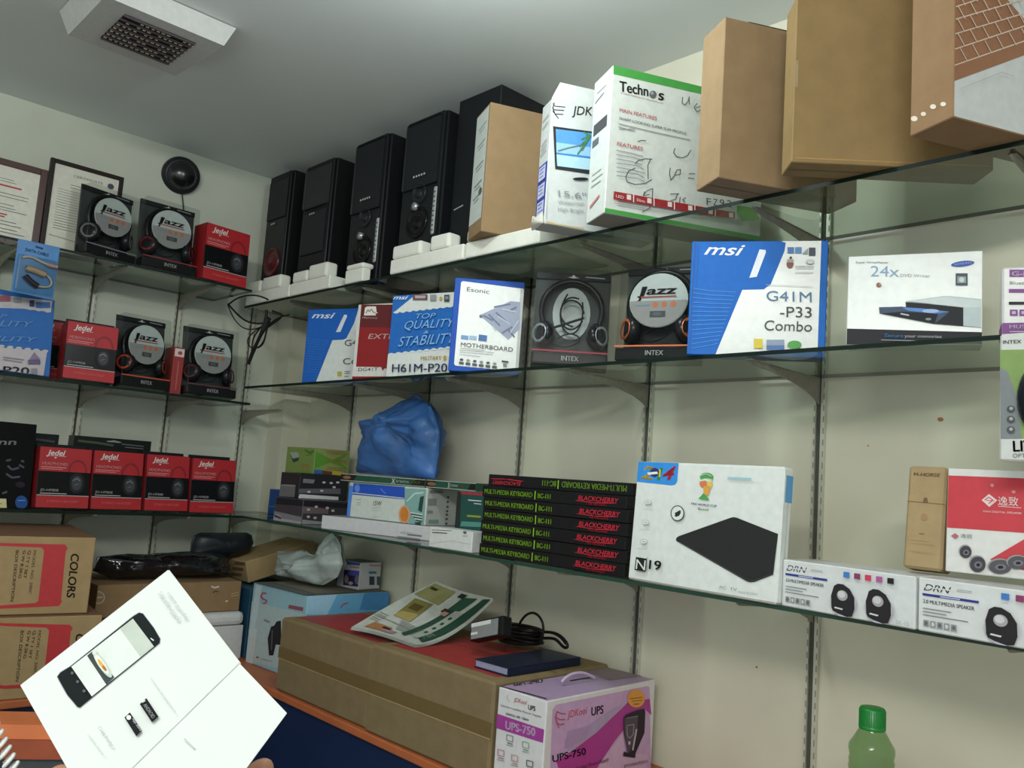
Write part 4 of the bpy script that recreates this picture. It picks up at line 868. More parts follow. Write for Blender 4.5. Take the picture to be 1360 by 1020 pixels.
def longbox(label, box, pos, d0):
    T = Thing('keyboard_box', label, 'keyboard box', box, 'long green keyboard boxes'); T.body('box_body', mat('#164a38', rough=.35), {'T': mat('#c9cbc8', rough=.4)}, .001)
    f = T.face('F').u(); f.line('white_edge', '#c9ccc8', [(0, .955), (1, .955)], .09); f.rect('white_edge', '#a9aca8', 0, 0, 1, .12)
    f.poly('dark_print', '#1f1c1a', [(0, .12), (.16, .12), (.2, .91), (0, .91)]); f.poly('dark_print', '#1d1f1c', [(.84, .12), (1, .12), (1, .91), (.9, .91)])
    f.ell('brown_logo', '#8a5a3a', d0, .5, .05 if d0 < .12 else .09, .22); f.text('white_lettering', '#c3cac4', 'X', (pos, .16), (pos+.045, .16), (pos, .85), bold=.06); f.text('white_lettering', '#c3cac4', 'treme', (pos+.05, .38), (pos+.2, .38), (pos+.05, .74), bold=.05)
    f.text('yellow_lettering', '#6f7a2c', 'GOLD', (pos+.21, .38), (min(.99, pos+.33), .38), (pos+.21, .7), bold=.05)
    return T.flush()
c12, s12 = math.cos(R(12.4)), math.sin(R(12.4))
longbox('long green and black keyboard box on the blue and white carton, left one', (.827, -.280, BZ+.1515, 12.4, .345, .14, .023, 0), .62, .08)
longbox('shorter green and black keyboard box, right one beside the black keyboard stack', (.827+.348*c12, -.280+.348*s12, BZ+.1515, 9, .190, .13, .0232, 0), .45, .12)
# blue carrier bag
def PY(y, pts): return [at(u, v, 'y', y) for u, v in pts]
bagm = mat('#3a6cae', rough=.42, var=.22, scale=12, bump=1.0, bscale=13, alpha=.80, spec=.5)
T = Thing('plastic_bag', 'knotted blue plastic carrier bag standing on the long green boxes', 'bag', tuple(at(528, 622, 'y', -.15))+(0, .1, .1, .1, 0))
T.o.matrix_world = Matrix.Translation((1.0, -.15, BZ+.1750)); o_ = Vector((1.0, -.15, BZ+.1750))
z0 = BZ+.176
pts = PY(-.15, [(478, 634), (479, 600), (484, 562), (487, 558), (502, 556), (520, 545), (534, 532), (545, 529), (560, 531), (570, 536), (577, 550), (584, 572), (583, 600), (577, 640)])
pts = [p-o_ for p in pts]; pts = [Vector((p.x, p.y, max(p.z, .003))) for p in pts]
pillow('bag_body', pts, (0, -1, 0), .055, bagm, T.o, 2, .65, sub=6)
boxo('bag_contents', (-.10, -.008, .03), (-.03, .008, .14), mat('#c9d2dc', rough=.6), T.o, .004); boxo('bag_contents', (.0, -.008, .03), (.10, .008, .10), mat('#8fa6c4', rough=.6), T.o, .004)
tube('bag_handle', [p-o_ for p in PY(-.15, [(543, 533), (546, 526), (551, 523), (557, 526), (562, 534)])], .004, bagm, T.o)
T.flush()
# ================================================================== left wall shelves
def redbox(label, box, glare=False, header=True):
    T = Thing('headphone_box', label, 'headphone box', box, 'red and black headphone boxes')
    T.body('box_body', mat('#131315', rough=.3), {'L': mat('#8a1e22', rough=.35), 'R': mat('#8e1c20', rough=.35), 'T': mat('#1c1a1b', rough=.4)}, .0015)
    f = T.face('F').u(); rd = '#a81e26'
    f.rect('red_panel', rd, 0, .60, 1, 1); f.rect('red_panel', rd, 0, 0, 1, .20); f.rect('silver_line', '#a9a7a6', 0, .20, 1, .212)
    f.text('logo', '#d9d6d2', 'Jedel', (.13, .865), (.48, .865), (.13, .955), shear=.25, bold=.06); f.line('logo', '#b9b4b0', [(.12, .852), (.5, .852)], .008); f.ell('logo', '#d9d6d2', .3, .825, .02, .012, 8)
    f.text('white_lettering', '#d9a8a6', 'HEADPHONES', (.06, .70), (.54, .70), (.06, .75), bold=.04); f.line('white_lettering', '#d08a88', [(.04, .665), (.52, .665)], .012); f.line('white_lettering', '#d08a88', [(.04, .635), (.45, .635)], .010)
    pts = [(.60+.17*math.cos(t_)+.14, .60+.20*math.sin(t_)) for t_ in [math.pi*k/12 for k in range(13)]]
    f.line('headphone_picture', '#7a1a1e', pts, .03)
    f.ell('headphone_picture', '#232427', .74, .42, .15, .17); f.ell('headphone_picture', '#34363a', .74, .42, .10, .12); f.line('headphone_picture', '#7f8286', [(.66, .46), (.74, .50), (.80, .46)], .014); f.line('headphone_picture', '#6a6d70', [(.70, .38), (.77, .41)], .012)
    f.text('white_lettering', '#b4b2b0', 'JD-HP808', (.06, .27), (.40, .27), (.06, .31), bold=.04); f.line('white_lettering', '#b4b2b0', [(.06, .235), (.56, .235)], .012)
    f.text('white_lettering', '#d4605e', 'STEREO HEADSET', (.2, .09), (.8, .09), (.2, .13)) 
    if header: 
        boxo('hanging_header', (.02*T.w, T.d*.5, T.h), (.98*T.w, T.d*.5+.003, T.h+.014), mat('#1a191a', rough=.5), T.o, .0005)
    if glare: boxo('clear_tape', (T.w*.985, -.0012, .0), (T.w*1.002, -.0006, T.h*.98), clear('clear tape', (.9, .9, .9), .15), T.o, 0)
    return T.flush()
LTz, LMz, LBz = SL['top']+.0043, SL['mid']+.0043, SL['bot']+.0043
headset_pack('headset pack with oval label leaning in front of the right framed certificate', (.341, -.969, LTz, 104.2, .179, .055, .229, 2), '#6b6d70')
headset_pack('headset pack with large oval label and dark red stripe, middle of the uppermost left shelf', (.324, -.788, LTz, 91.7, .188, .055, .243, 5), '#7a1f2c')
redbox('red and black headphone box on the uppermost left shelf beside the speakers', (.336, -.588, LTz, 97, .172, .08, .197, 2), header=False)
# blue stamp edged box, middle left
T = Thing('motherboard_box', 'blue and white motherboard box cut by the left edge of the photo', 'box', (.333, -1.258, LMz, 100.0, .258, .06, .243, 7)); T.body('box_body', '#2f6ab4', {}, .0015)
T.M  # face art by sight lines
f = T.face('F', (0, 380, 7.846))
f.poly('white_panel', mat('#c3bcc0', rough=.35), [(-900, -60), (545, 155), (528, 272), (240, 235), (-900, 120)]); f.poly('white_panel', mat('#c3bcc0', rough=.35), [(-900, 530), (490, 680), (450, 960), (-900, 800)])
for k in range(12): f.ell('scalloped_edge', mat('#c3bcc0', rough=.35), 500-92*k, 262-13*k, 34, 14, 12); f.ell('scalloped_edge', mat('#c3bcc0', rough=.35), 470-92*k, 678-10*k, 34, 16, 12)
f.rect('icons', '#3b4060', 300, 150, 350, 215); f.rect('icons', '#3f6fb0', 365, 170, 515, 228); f.rect('icons', '#8f959c', 130, 118, 215, 172); f.rect('icons', '#9a5a6a', -60, 100, 100, 160)
for s_, a, b, c in (('QUALITY', (-420, 410), (330, 430), (-400, 345)), ('STABILITY', (-520, 560), (370, 590), (-500, 500)), ('TOP', (-200, 330), (60, 340), (-190, 285))):
    f.text('outlined_lettering', '#5f92c8', s_, a, b, c, shear=.2, bold=.02)
f.text('lettering', '#34303f', 'H61M-P20', (-560, 880), (290, 922), (-550, 800), bold=.05); f.rect('icons', '#8f8a94', 315, 860, 380, 935); f.rect('icons', '#6a5a80', 285, 770, 410, 815); f.poly('icons', '#8a7a98', [(300, 770), (345, 690), (410, 765)])
f.line('small_print', '#8d8690', [(20, 740), (240, 770)], 8); f.line('small_print', '#8d8690', [(20, 765), (220, 795)], 8)
T.flush()
redbox('red and black headphone box behind, half hidden by the blue and white box', (.185, -1.055, LMz, 88, .155, .08, .190, 3))
redbox('red and black headphone box on the middle left shelf beside the blue box', (.318, -.977, LMz, 86.9, .150, .075, .181, 6))
headset_pack('headset pack with oval label and orange stripe in the middle of the middle left shelf', (.322, -.807, LMz, 96, .168, .055, .245, 8), '#b8482a')
T = Thing('card_box', 'narrow red and white box between the two headset packs on the middle left shelf', 'box', (.295, -.636, LMz, 90, .036, .08, .160, 0)); T.body('box_body', mat('#8e3230', rough=.4), {}, .0012)
f = T.face('F').u(); f.rect('white_print', '#c4beb8', .05, .80, .95, .97); f.ell('logo', '#a83a3a', .55, .88, .22, .04); f.line('lettering', '#a85a58', [(.5, .1), (.5, .7)], .1); T.flush()
headset_pack('headset pack with oval label at the right end of the middle left shelf', (.329, -.596, LMz, 90, .182, .055, .245, 7), '#5d2a30')
# usb pack hanging
T = Thing('cable_pack', 'small blue card pack with a coiled cable hanging at the upper left', 'cable pack', (.352, -1.1525, 1.9985, 90, .114, .010, .160, 0))
boxo('backing_card', (0, .002, 0), (.114, .0045, .160), mat('#2f74b4', rough=.4, var=.12, scale=20), T.o, .0008)
bm = bmesh.new(); bbox(bm, (.004, -.012, .004), (.110, .0015, .115), .006); bmo('blister_shell', bm, clear('clear blister plastic', (.80, .83, .82), .06), T.o)
f = T.face('F').u(); f.off = -.0015; f.poly('euro_slot', '#122a4a', [(.42, .90), (.6, .89), (.6, .925), (.42, .935)]); f.text('lettering', '#6f9fc8', 'DATA CABLE', (.2, .80), (.75, .78), (.2, .86), bold=.03)
cb = mat('#b0a690', rough=.4)
tube('cable', [Vector((x*.114, -.004, z*.16)) for x, z in ((.15, .66), (.25, .71), (.45, .70), (.6, .64), (.78, .62))], .0035, cb, T.o)
tube('plug', [Vector((x*.114, -.005, z*.16)) for x, z in ((.72, .62), (.84, .615), (.95, .61), (.98, .61))], .0065, mat('#a8847c', rough=.4), T.o)
tube('cable', [Vector((x*.114, -.004, z*.16)) for x, z in ((.25, .46), (.5, .52), (.72, .44), (.88, .36), (.92, .24), (.8, .18), (.5, .18))], .003, cb, T.o)
tube('adapter_body', [Vector((x*.114, -.005, z*.16)) for x, z in ((.26, .47), (.38, .48), (.5, .46), (.66, .43), (.72, .42))], .010, mat('#8d7c64', rough=.4), T.o)
tube('dark_plug', [Vector((x*.114, -.005, z*.16)) for x, z in ((.25, .34), (.35, .26), (.5, .20), (.58, .18))], .009, mat('#1f1c2a', rough=.3), T.o)
T.flush()
# lowest left shelf
T = Thing('card_box', 'tall black box with blue round sticker at the left edge of the lowest left shelf', 'box', (.322, -1.198, LBz, 98, .186, .05, .253, 5)); T.body('box_body', mat('#0d0d10', rough=.3), {}, .0015)
f = T.face('F', (0, 555, 7.557))
f.text('white_lettering', '#a9a7a6', 'inn', (-60, 268), (162, 270), (-56, 206), shear=.1, bold=.03)
for a in (((75, 480), (120, 520), (190, 500)), ((60, 560), (120, 600), (200, 590)), ((190, 470), (240, 500)), ((60, 430), (110, 420)), ((210, 430), (240, 440)), ((20, 760), (70, 740))): f.line('photo_print', '#4a4a58', list(a), 20)
f.ell('photo_print', '#2a2030', 200, 670, 50, 30); f.ell('blue_sticker', '#14498e', 212, 848, 62, 68); f.line('blue_sticker', '#6f9fd0', [(175, 830), (250, 828)], 8)
f.poly('yellow_label', '#cfc896', [(-200, 800), (60, 812), (64, 905), (-200, 915)]); f.line('yellow_label', '#3b3a34', [(-10, 862), (14, 860)], 6)
T.flush()
T = Thing('card_box', 'dark box peeping out behind the row of red boxes, beside the tall black box', 'box', (.20, -1.045, LBz, 90, .115, .05, .232, 0)); T.body('box_body', mat('#17171a', rough=.35), {}, .0012)
T.face('F').u().line('lettering', '#3c3b40', [(.1, .93), (.9, .9)], .03); T.flush()
T = Thing('card_box', 'black and green printed box behind the red boxes, with a hanging slot', 'box', (.20, -.885, LBz, 90, .245, .06, .235, 0)); T.body('box_body', mat('#161917', rough=.35), {}, .0012)
f = T.face('F').u(); f.poly('euro_slot', '#8d9088', [(.40, .955), (.5, .975), (.6, .955), (.58, .945), (.42, .945)]); f.line('green_print', '#3d4a34', [(.05, .93), (.3, .92), (.5, .90)], .03); f.line('grey_print', '#55585c', [(.6, .93), (.9, .92)], .015); f.line('grey_print', '#6a6d70', [(.65, .89), (.9, .885)], .01); T.flush()
redbox('red headphone box, leftmost of four on the lowest left shelf', (.322, -1.006, LBz, 93, .152, .08, .184, 7))
redbox('red headphone box, second from left of four on the lowest left shelf', (.320, -.849, LBz, 95, .160, .08, .184, 7), glare=True)
redbox('red headphone box, third from left of four on the lowest left shelf', (.316, -.683, LBz, 94, .148, .08, .184, 7))
redbox('red headphone box, rightmost of four on the lowest left shelf', (.312, -.531, LBz, 92.5, .160, .08, .184, 5))
# ================================================================== things on the counters
CT = .9035
ccol = '#a8824e'
def colors_carton(label, box):
    T = Thing('printed_carton', label, 'box', box, 'large printed cartons on the left counter'); T.body('carton_body', card('#a08862'), {'T': card('#80604a')}, .002)
    return T
rdp = '#b32a30'
def col_art(T, Z, dx, dy, sk):
    f = T.face('F', Z); P = lambda *a: [(x+dx+(y-150)*sk, y+dy) for x, y in a]
    f.poly('red_frame', rdp, P((-1400, 130), (0, 150), (315, 157), (328, 175), (318, 190), (296, 420), (300, 435), (285, 455), (0, 468), (-1400, 510)))
    f.poly('brown_panel', card('#a08862'), P((-1400, 150), (0, 164), (200, 172), (213, 185), (185, 430), (172, 440), (0, 452), (-1400, 490)))
    f.text('lettering', '#2c2522', 'COLORS', P((345, 200))[0], P((322, 412))[0], P((385, 205))[0], bold=.04)
    for k, n in enumerate(('GERMANY', 'NO. ONE', 'BRAND')):
        x = 162-k*25; f.text('stencil_lettering', '#4a3a2c', ('MODEL NO. 200C', 'Q.TY 1 SET', 'G.W 8.2KG')[k], P((x, 185))[0], P((x-24, 395 if k == 0 else 320))[0], P((x+14, 186))[0], bold=.03)
    f.text('stencil_lettering', '#4a3a2c', 'BOX DESCRIPTION', P((76, 185))[0], P((50, 432))[0], P((92, 186))[0], bold=.03)
T = colors_carton('brown carton with red frame and sideways black lettering, upper of two', (.588, -1.262, CT+.2085, 81.5, .339, .45, .204, 0)); col_art(T, (0, 680, 3.643), 0, 0, 0); T.flush()
T = colors_carton('brown carton with red frame and sideways lettering, lower one behind the booklet', (.627, -1.246, CT, 82.7, .352, .45, .207, 0)); col_art(T, (0, 680, 3.643), 24, 388, 0); T.flush()
T = Thing('flat_carton', 'long flat brown carton with a round logo under the plastic wrapped bundle', 'box', (.42, -.832, 1.058, 90, .462, .28, .097, 0)); T.body('carton_body', card('#8d7354'), {}, .0015)
f = T.face('F', (120, 690, 4.857)); f.ell('logo', '#b7a68c', 50, 503, 44, 42); f.ell('logo', '#8d7354', 50, 503, 36, 34); f.line('logo', '#b7a68c', [(22, 505), (78, 500)], 10); f.line('torn_tape', '#cfc6b4', [(780, 430), (800, 440), (830, 432)], 10); f.line('torn_tape', '#3a2c20', [(790, 470), (810, 460), (825, 468)], 6); f.line('printed_lines', '#b09878', [(905, 480), (955, 470)], 5); f.line('printed_lines', '#b09878', [(905, 495), (955, 485)], 5); f.ell('torn_tape', '#d0cabb', 878, 526, 10, 5)
T.flush()
T = Thing('white_box', 'white box with rounded lid under the flat brown carton on the left counter', 'box', (.435, -.70, CT, 90, .345, .26, .152, 0)); 
boxo('box_body', (0, 0, 0), (.345, .26, .108), mat('#c4c6c6', rough=.45), T.o, .002); boxo('lid', (-.001, -.002, .1085), (.346, .262, .1525), mat('#cccecd', rough=.45), T.o, .016); T.flush()
T = Thing('blue_box', 'dark teal box behind the light blue carton in the corner', 'box', (.14, -.345, CT, 0, .30, .215, .225, 0)); T.body('box_body', mat('#1d4a63', rough=.5), {}, .002); T.flush()
# plastic wrapped bundle
wrapm = mat('#17171b', rough=.12, var=.35, scale=22, bump=.6, bscale=22, spec=.9); wrap2 = mat('#1d2227', rough=.35, var=.2, scale=12, bump=.3, bscale=14)
T = Thing('wrapped_bundle', 'black bundle in shiny crinkled plastic lying on the flat brown carton', 'bundle', (.30, -.6, 1.158, 0, .1, .1, .1, 0)); o_ = T.M.translation
PX = lambda x, pts, Z=(120, 690, 4.857): [Vector((p.x-o_.x, p.y-o_.y, max(p.z-o_.z, .004))) for p in [at(Z[0]+a/Z[2], Z[1]+b/Z[2], 'x', x) for a, b in pts]]
pillow('wrapped_roll', PX(.31, [(12, 330), (45, 240), (120, 235), (250, 222), (380, 228), (480, 216), (640, 205), (780, 215), (880, 232), (900, 300), (890, 400), (700, 420), (400, 420), (120, 400)]), (1, 0, 0), .085, wrapm, T.o, 4, .22)
pillow('folded_sleeve', PX(.24, [(640, 230), (650, 150), (672, 100), (710, 84), (850, 86), (1010, 84), (1040, 100), (1050, 150), (1030, 200), (940, 240), (800, 260)]), (1, 0, 0), .05, wrap2, T.o, 9, .12)
T.flush()
# long narrow carton
T = Thing('long_carton', 'long narrow brown carton sloping up into the corner behind the white bag', 'box', (.146, -.305, 1.136, 0, .198, .275, .076, -15)); T.body('carton_body', card('#9f8862'), {}, .003)
f = T.face('F', (290, 690, 4.433)); 
for y in (258, 290, 322): f.poly('printed_mark', '#6f5238', [(100-.35*(y-258), y-12), (160-.3*(y-258), y-4), (155-.3*(y-258), y+14), (94-.35*(y-258), y+6)])
T.flush()
# light blue carton
T = Thing('light_blue_carton', 'light blue and white carton with red swirl logo and speaker picture behind the brown cartons', 'box', (.492, -.364, CT, 3.2, .316, .32, .2565, 0))
T.body('box_body', mat('#8fb8c6', rough=.35), {'R': mat('#6fb0dc', rough=.35), 'T': mat('#6a655c', rough=.7)}, .0025)
f = T.face('F', (290, 690, 4.433))
f.poly('pale_print', '#a9bfc2', [(195, 480), (520, 560), (480, 900), (140, 900)]); f.poly('pale_print', '#c2c9c9', [(172, 640), (230, 640), (200, 860), (140, 850)]); f.poly('pale_print', '#b8cdd6', [(222, 380), (260, 390), (180, 850), (145, 840)])
for a in ([(285, 435), (262, 432), (250, 455), (268, 470), (285, 475), (282, 490), (262, 495)],): f.line('logo', '#a8405a', a, 8)
f.line('red_lettering', '#8f4a54', [(415, 512), (500, 528)], 22); f.poly('speaker_picture', '#1e1e22', [(302, 665), (312, 630), (330, 625), (345, 600), (370, 595), (372, 740), (340, 735), (325, 800), (300, 800), (292, 700)]); f.line('speaker_picture', '#5a5a62', [(320, 650), (315, 770)], 5)
f.line('small_print', '#8d8a90', [(270, 590), (305, 605)], 14); f.line('small_print', '#6a5a62', [(225, 810), (240, 812)], 8); f.line('small_print', '#8d9a9c', [(255, 820), (320, 835)], 6)
f = T.face('R', (290, 690, 4.433)); f.poly('white_print', '#a4d0ea', [(528, 440), (700, 436), (640, 560), (520, 560)]); f.poly('blue_print', '#4a90c8', [(860, 430), (1030, 420), (1030, 530), (830, 530)]); f.line('logo', '#c0405a', [(720, 520), (735, 498), (765, 490)], 6)
f = T.face('T').u(); f.line('lid_fold', '#23221f', [(0, .01), (1, .01)], .02); f.line('lid_fold', '#23221f', [(.99, 0), (.99, 1)], .02); f.rect('white_label', '#b9bcb8', .55, .0, .72, .05); f.poly('brown_print', '#7c7468', [(.1, .2), (.9, .15), (.95, .6), (.2, .7)])
boxo('lid_flap', (.01, -.004, .2572), (.306, .03, .2584), mat('#55605f', rough=.5), T.o, .0003, )
T.flush()
T = Thing('small_box', 'small white box with a dark blue picture standing on the light blue carton', 'box', (.643, -.140, CT+.2585, 8, .108, .095, .088, 0))
T.body('box_body', mat('#b4b8bb', rough=.4), {'T': mat('#4a4a4c', rough=.5)}, .0015)
f = T.face('F', (290, 690, 4.433)); f.poly('blue_print', '#3b4f90', [(755, 240), (860, 250), (855, 275), (750, 265)]); f.poly('picture', '#1c1c44', [(742, 295), (862, 308), (855, 402), (735, 385)]); f.ell('picture', '#4a4a9c', 800, 315, 40, 16); f.ell('picture', '#8a7468', 755, 350, 12, 26); f.ell('picture', '#6a6470', 820, 355, 16, 28); f.ell('picture', '#9a949c', 780, 375, 14, 10); f.line('red_lettering', '#b06a70', [(775, 276), (840, 286)], 8)
f = T.face('R', (290, 690, 4.433)); f.line('red_lettering', '#a87478', [(890, 270), (960, 272)], 8); f.line('blue_print', '#3f6a84', [(885, 312), (930, 312)], 14); f.rect('dark_picture', '#2a3440', 888, 335, 918, 385); f.rect('dark_picture', '#3c4a5a', 932, 335, 970, 385)
T.flush()
# white carrier bag
wb = mat('#aeb9b6', rough=.35, var=.06, scale=16, bump=.7, bscale=18, alpha=.93, spec=.6)
T = Thing('plastic_bag', 'crumpled translucent white plastic bag on the light blue carton', 'bag', (.58, -.22, CT+.259, 0, .1, .1, .1, 0)); o_ = T.M.translation.copy()
def PB(y, pts): return [Vector((p.x-o_.x, p.y-o_.y, max(p.z-o_.z, .006))) for p in [at(290+a/4.433, 690+b/4.433, 'y', y) for a, b in pts]]
pillow('bag_body', PB(-.22, [(350, 185), (400, 190), (500, 180), (545, 205), (572, 210), (640, 200), (720, 190), (735, 260), (700, 340), (620, 385), (540, 398), (500, 385), (480, 355), (430, 382), (380, 350), (350, 300), (358, 240)]), (0, -1, 0), .055, wb, T.o, 5, .4)
pillow('bag_top', PB(-.20, [(580, 230), (600, 160), (640, 95), (668, 78), (700, 110), (720, 150), (730, 220), (690, 260), (620, 270)]), (0, -1, 0), .03, wb, T.o, 6, .4)
T.flush()
# large brown cartons
for nm, bx in (('large sealed brown carton under the newspaper, left one of the pair', (.849, -.451, CT, .6, .458, .40, .2050, 0)), ('large sealed brown carton under the charger and diary, right one of the pair', (1.318, -.456, CT, 1.2, .452, .40, .2130, 0))):
    T = Thing('brown_carton', nm, 'box', bx, 'large brown cartons on the right counter'); T.body('carton_body', card('#7f6e51'), {'T': card('#8d7856')}, .006)
    f = T.face('F').u(); f.rect('packing_tape', mat('#6f5c3a', rough=.3), 0, .44, 1, .60); f.line('tape_edge', '#a58c62', [(0, .44), (1, .44)], .012)
    f = T.face('T').u(); f.rect('red_print', card('#a83a38', rough=.5), .05 if 'newspaper' in nm else .06, .10, .93, .68 if 'newspaper' in nm else .80); f.line('top_seam', '#4a3524', [(0, .5), (1, .5)], .008)
    f.rect('packing_tape', mat('#a5855a', rough=.35), .25, .60, .6, 1) if 'newspaper' in nm else None
    T.flush()
# newspaper draped against the wall
zc = CT+.2145
A, B_, D_, E_ = at(466, 833, 'z', zc+.008), at(552, 855, 'z', zc+.008), at(579, 772, 'y', -.13), at(655, 796, 'y', -.13)
T = Thing('newspaper', 'folded newspaper with green and yellow advertisements spread on the brown cartons', 'newspaper', (A.x, A.y, CT+.2135, 0, .1, .1, .1, 0)); o_ = T.M.translation.copy()
def sheet(s, t):
    s1 = s*s*(3-2*s); q0 = A.lerp(B_, t); q1 = D_.lerp(E_, t); p = q0.lerp(q1, s)
    lin_z = q0.z+(q1.z-q0.z)*(s**(1.0+.9*t)); p.z = max(zc+.006, lin_z)+.004*math.sin(3*s+4*t); return p-o_
def sheet_mesh(name, m_, off, s0=0, s1=1, t0=0, t1=1, n=14, kx=0, ky=0, quad=None):
    vs, fs = [], []
    for i in range(n+1):
        for j in range(n+1):
            if quad:
                a, b, c, d = [Vector((q[0], q[1], 0)) for q in quad]; w = (a.lerp(b, j/n)).lerp(d.lerp(c, j/n), i/n); s, t = w.x, w.y
            else: s, t = s0+(s1-s0)*i/n, t0+(t1-t0)*j/n
            p = sheet(s, t); p.z += off; p.x += kx; p.y += ky; vs.append(p)
    for i in range(n):
        for j in range(n): a = i*(n+1)+j; fs.append((a, a+1, a+n+2, a+n+1))
    return mesh(name, vs, fs, m_, smooth=True, parent=T.o)
pm = mat('#b9bcb4', rough=.7, var=.08, scale=60)
for k in range(4): sheet_mesh('newspaper_page', pm, -.0055+.0016*k, kx=.004-.002*k, ky=-.004+.002*k)
N_ = .0010
sheet_mesh('green_advert', '#27483a', N_, quad=[(.22, .74), (.96, .88), (.98, .98), (.12, .95)])
sheet_mesh('green_advert', '#2c4a3c', N_, quad=[(.15, .60), (.75, .62), (.75, .70), (.12, .68)])
sheet_mesh('white_advert', '#a4aca0', N_+.0006, quad=[(.18, .72), (.74, .72), (.74, .84), (.16, .82)])
for s_ in (.3, .4, .5, .6): sheet_mesh('white_advert', '#1f4a30', N_+.0012, s_, s_+.04, .75, .79, 2)
sheet_mesh('portrait', '#2d5340', N_+.0004, quad=[(.72, .60), (.92, .60), (.95, .80), (.75, .76)], n=4); sheet_mesh('portrait', '#3b2c28', N_+.0006, .66, .72, .56, .66, 4); sheet_mesh('portrait', '#b08a7c', N_+.0012, .62, .68, .60, .68, 4)
sheet_mesh('food_picture', '#7d7440', N_, quad=[(.38, .20), (.66, .12), (.70, .38), (.40, .44)]); sheet_mesh('food_picture', '#a8965a', N_+.0005, quad=[(.34, .20), (.44, .22), (.50, .42), (.36, .46)]); sheet_mesh('food_picture', '#5a4a20', N_+.0008, quad=[(.50, .22), (.60, .20), (.62, .34), (.52, .36)])
sheet_mesh('yellow_advert', '#8f8a5c', N_, quad=[(.70, .04), (.96, .04), (.96, .42), (.72, .44)]); sheet_mesh('dark_print', '#3a3826', N_+.0006, .86, .90, .08, .20, 4)
sheet_mesh('photo_print', '#a8764a', N_, quad=[(.05, .14), (.16, .16), (.17, .44), (.06, .40)]); sheet_mesh('photo_print', '#a8828a', N_+.0005, quad=[(.05, .40), (.12, .40), (.13, .56), (.06, .56)]); sheet_mesh('photo_print', '#2c241e', N_+.0008, .11, .14, .34, .46, 3)
for k in range(9): sheet_mesh('text_column', '#8a8d87', N_-.0002, .10+.028*k, .112+.028*k, .52-.02*k if k > 2 else .62, .62 if k < 3 else .94, 3)
for k in range(5): sheet_mesh('text_column', '#8d908a', N_-.0002, .18+.03*k, .19+.03*k, .03, .18, 3)
sheet_mesh('grey_strip', '#8f928c', N_-.0002, .25, .26, .02, .6, 6); sheet_mesh('emblem', '#2c3432', N_+.0006, .90, .96, .52, .62, 5)
T.flush()
# charger with cable
T = Thing('charger', 'black laptop charger with white label on a coil of black cable', 'charger', tuple(at(676, 862, 'z', CT+.214))+(0, .1, .1, .1, 0)); o_ = T.M.translation.copy()
a0 = at(623.5, 852, 'y', -.31)-o_
mxa = Matrix.Translation(a0) @ Matrix.Rotation(R(-17), 4, 'Y') @ Matrix.Rotation(R(-14), 4, 'X')
boxo('adapter_body', (0, 0, 0), (.122, .03, .048), mat('#18181a', rough=.35), T.o, .004, mxa)
bm = bmesh.new(); bbox(bm, (.006, -.0012, .004), (.105, -.0003, .043)); bmo('white_label', bm, mat('#8d9090', rough=.4), T.o, mxa.copy()) if False else bmo('paper_label', bm, mat('#808484', rough=.4), T.o, mxa)
bm = bmesh.new(); bbox(bm, (.006, -.0020, .033), (.078, -.0013, .043)); bbox(bm, (.006, -.002, .014), (.03, -.0013, .020)); bmo('label_print', bm, mat('#d0d2d0', rough=.4), T.o, mxa)
cbl = mat('#131314', rough=.35); random.seed(3)
zb = .006
for k in range(9):
    rx, ry = .062+.012*random.random(), .040+.015*random.random(); cx, cy = -.005+.015*random.random(), .03+.01*random.random(); z = zb+k*.0045; tl = .2*(random.random()-.3)
    tube('cable', [Vector((cx+rx*math.cos(t_), cy+ry*math.sin(t_), z+.012+.012*math.cos(t_+k)*tl*4)) for t_ in [2*math.pi*j/10 for j in range(10)]], .0035, cbl, T.o, cyclic=True)
def cb2(pts, y, r=.0032): tube('cable', [at(600+a/6.8, 790+b/6.8, 'y', y)-o_ for a, b in pts], r, cbl, T.o)
cb2([(590, 310), (615, 250), (655, 190), (705, 163), (745, 160), (790, 190), (822, 250), (830, 310), (822, 370), (800, 430)], -.20)
cb2([(560, 310), (700, 298), (800, 300), (810, 340)], -.22); cb2([(820, 335), (900, 335), (960, 355), (1015, 400), (1050, 450), (1045, 478), (1015, 478), (985, 450), (945, 400), (900, 388), (800, 392)], -.16, .0038)
cb2([(780, 330), (870, 330), (940, 350), (1000, 395), (1030, 445)], -.15, .003)
T.flush()
# diary
T = Thing('diary', 'navy blue hardcover diary lying on the right brown carton', 'book', (1.640, -.392, CT+.2140, 2.5, .110, .255, .020, 0))
nv = mat('#1a2238', rough=.4, bump=.1, bscale=300)
boxo('page_block', (.003, .002, .003), (.106, .252, .017), mat('#8f93b0', rough=.7), T.o, .001)
boxo('cover', (0, 0, .0172), (.110, .255, .0200), nv, T.o, .0012); boxo('cover', (0, 0, 0), (.110, .255, .0028), nv, T.o, .0012); boxo('spine', (.1062, 0, .0028), (.110, .255, .0172), nv, T.o, .0012); T.flush()
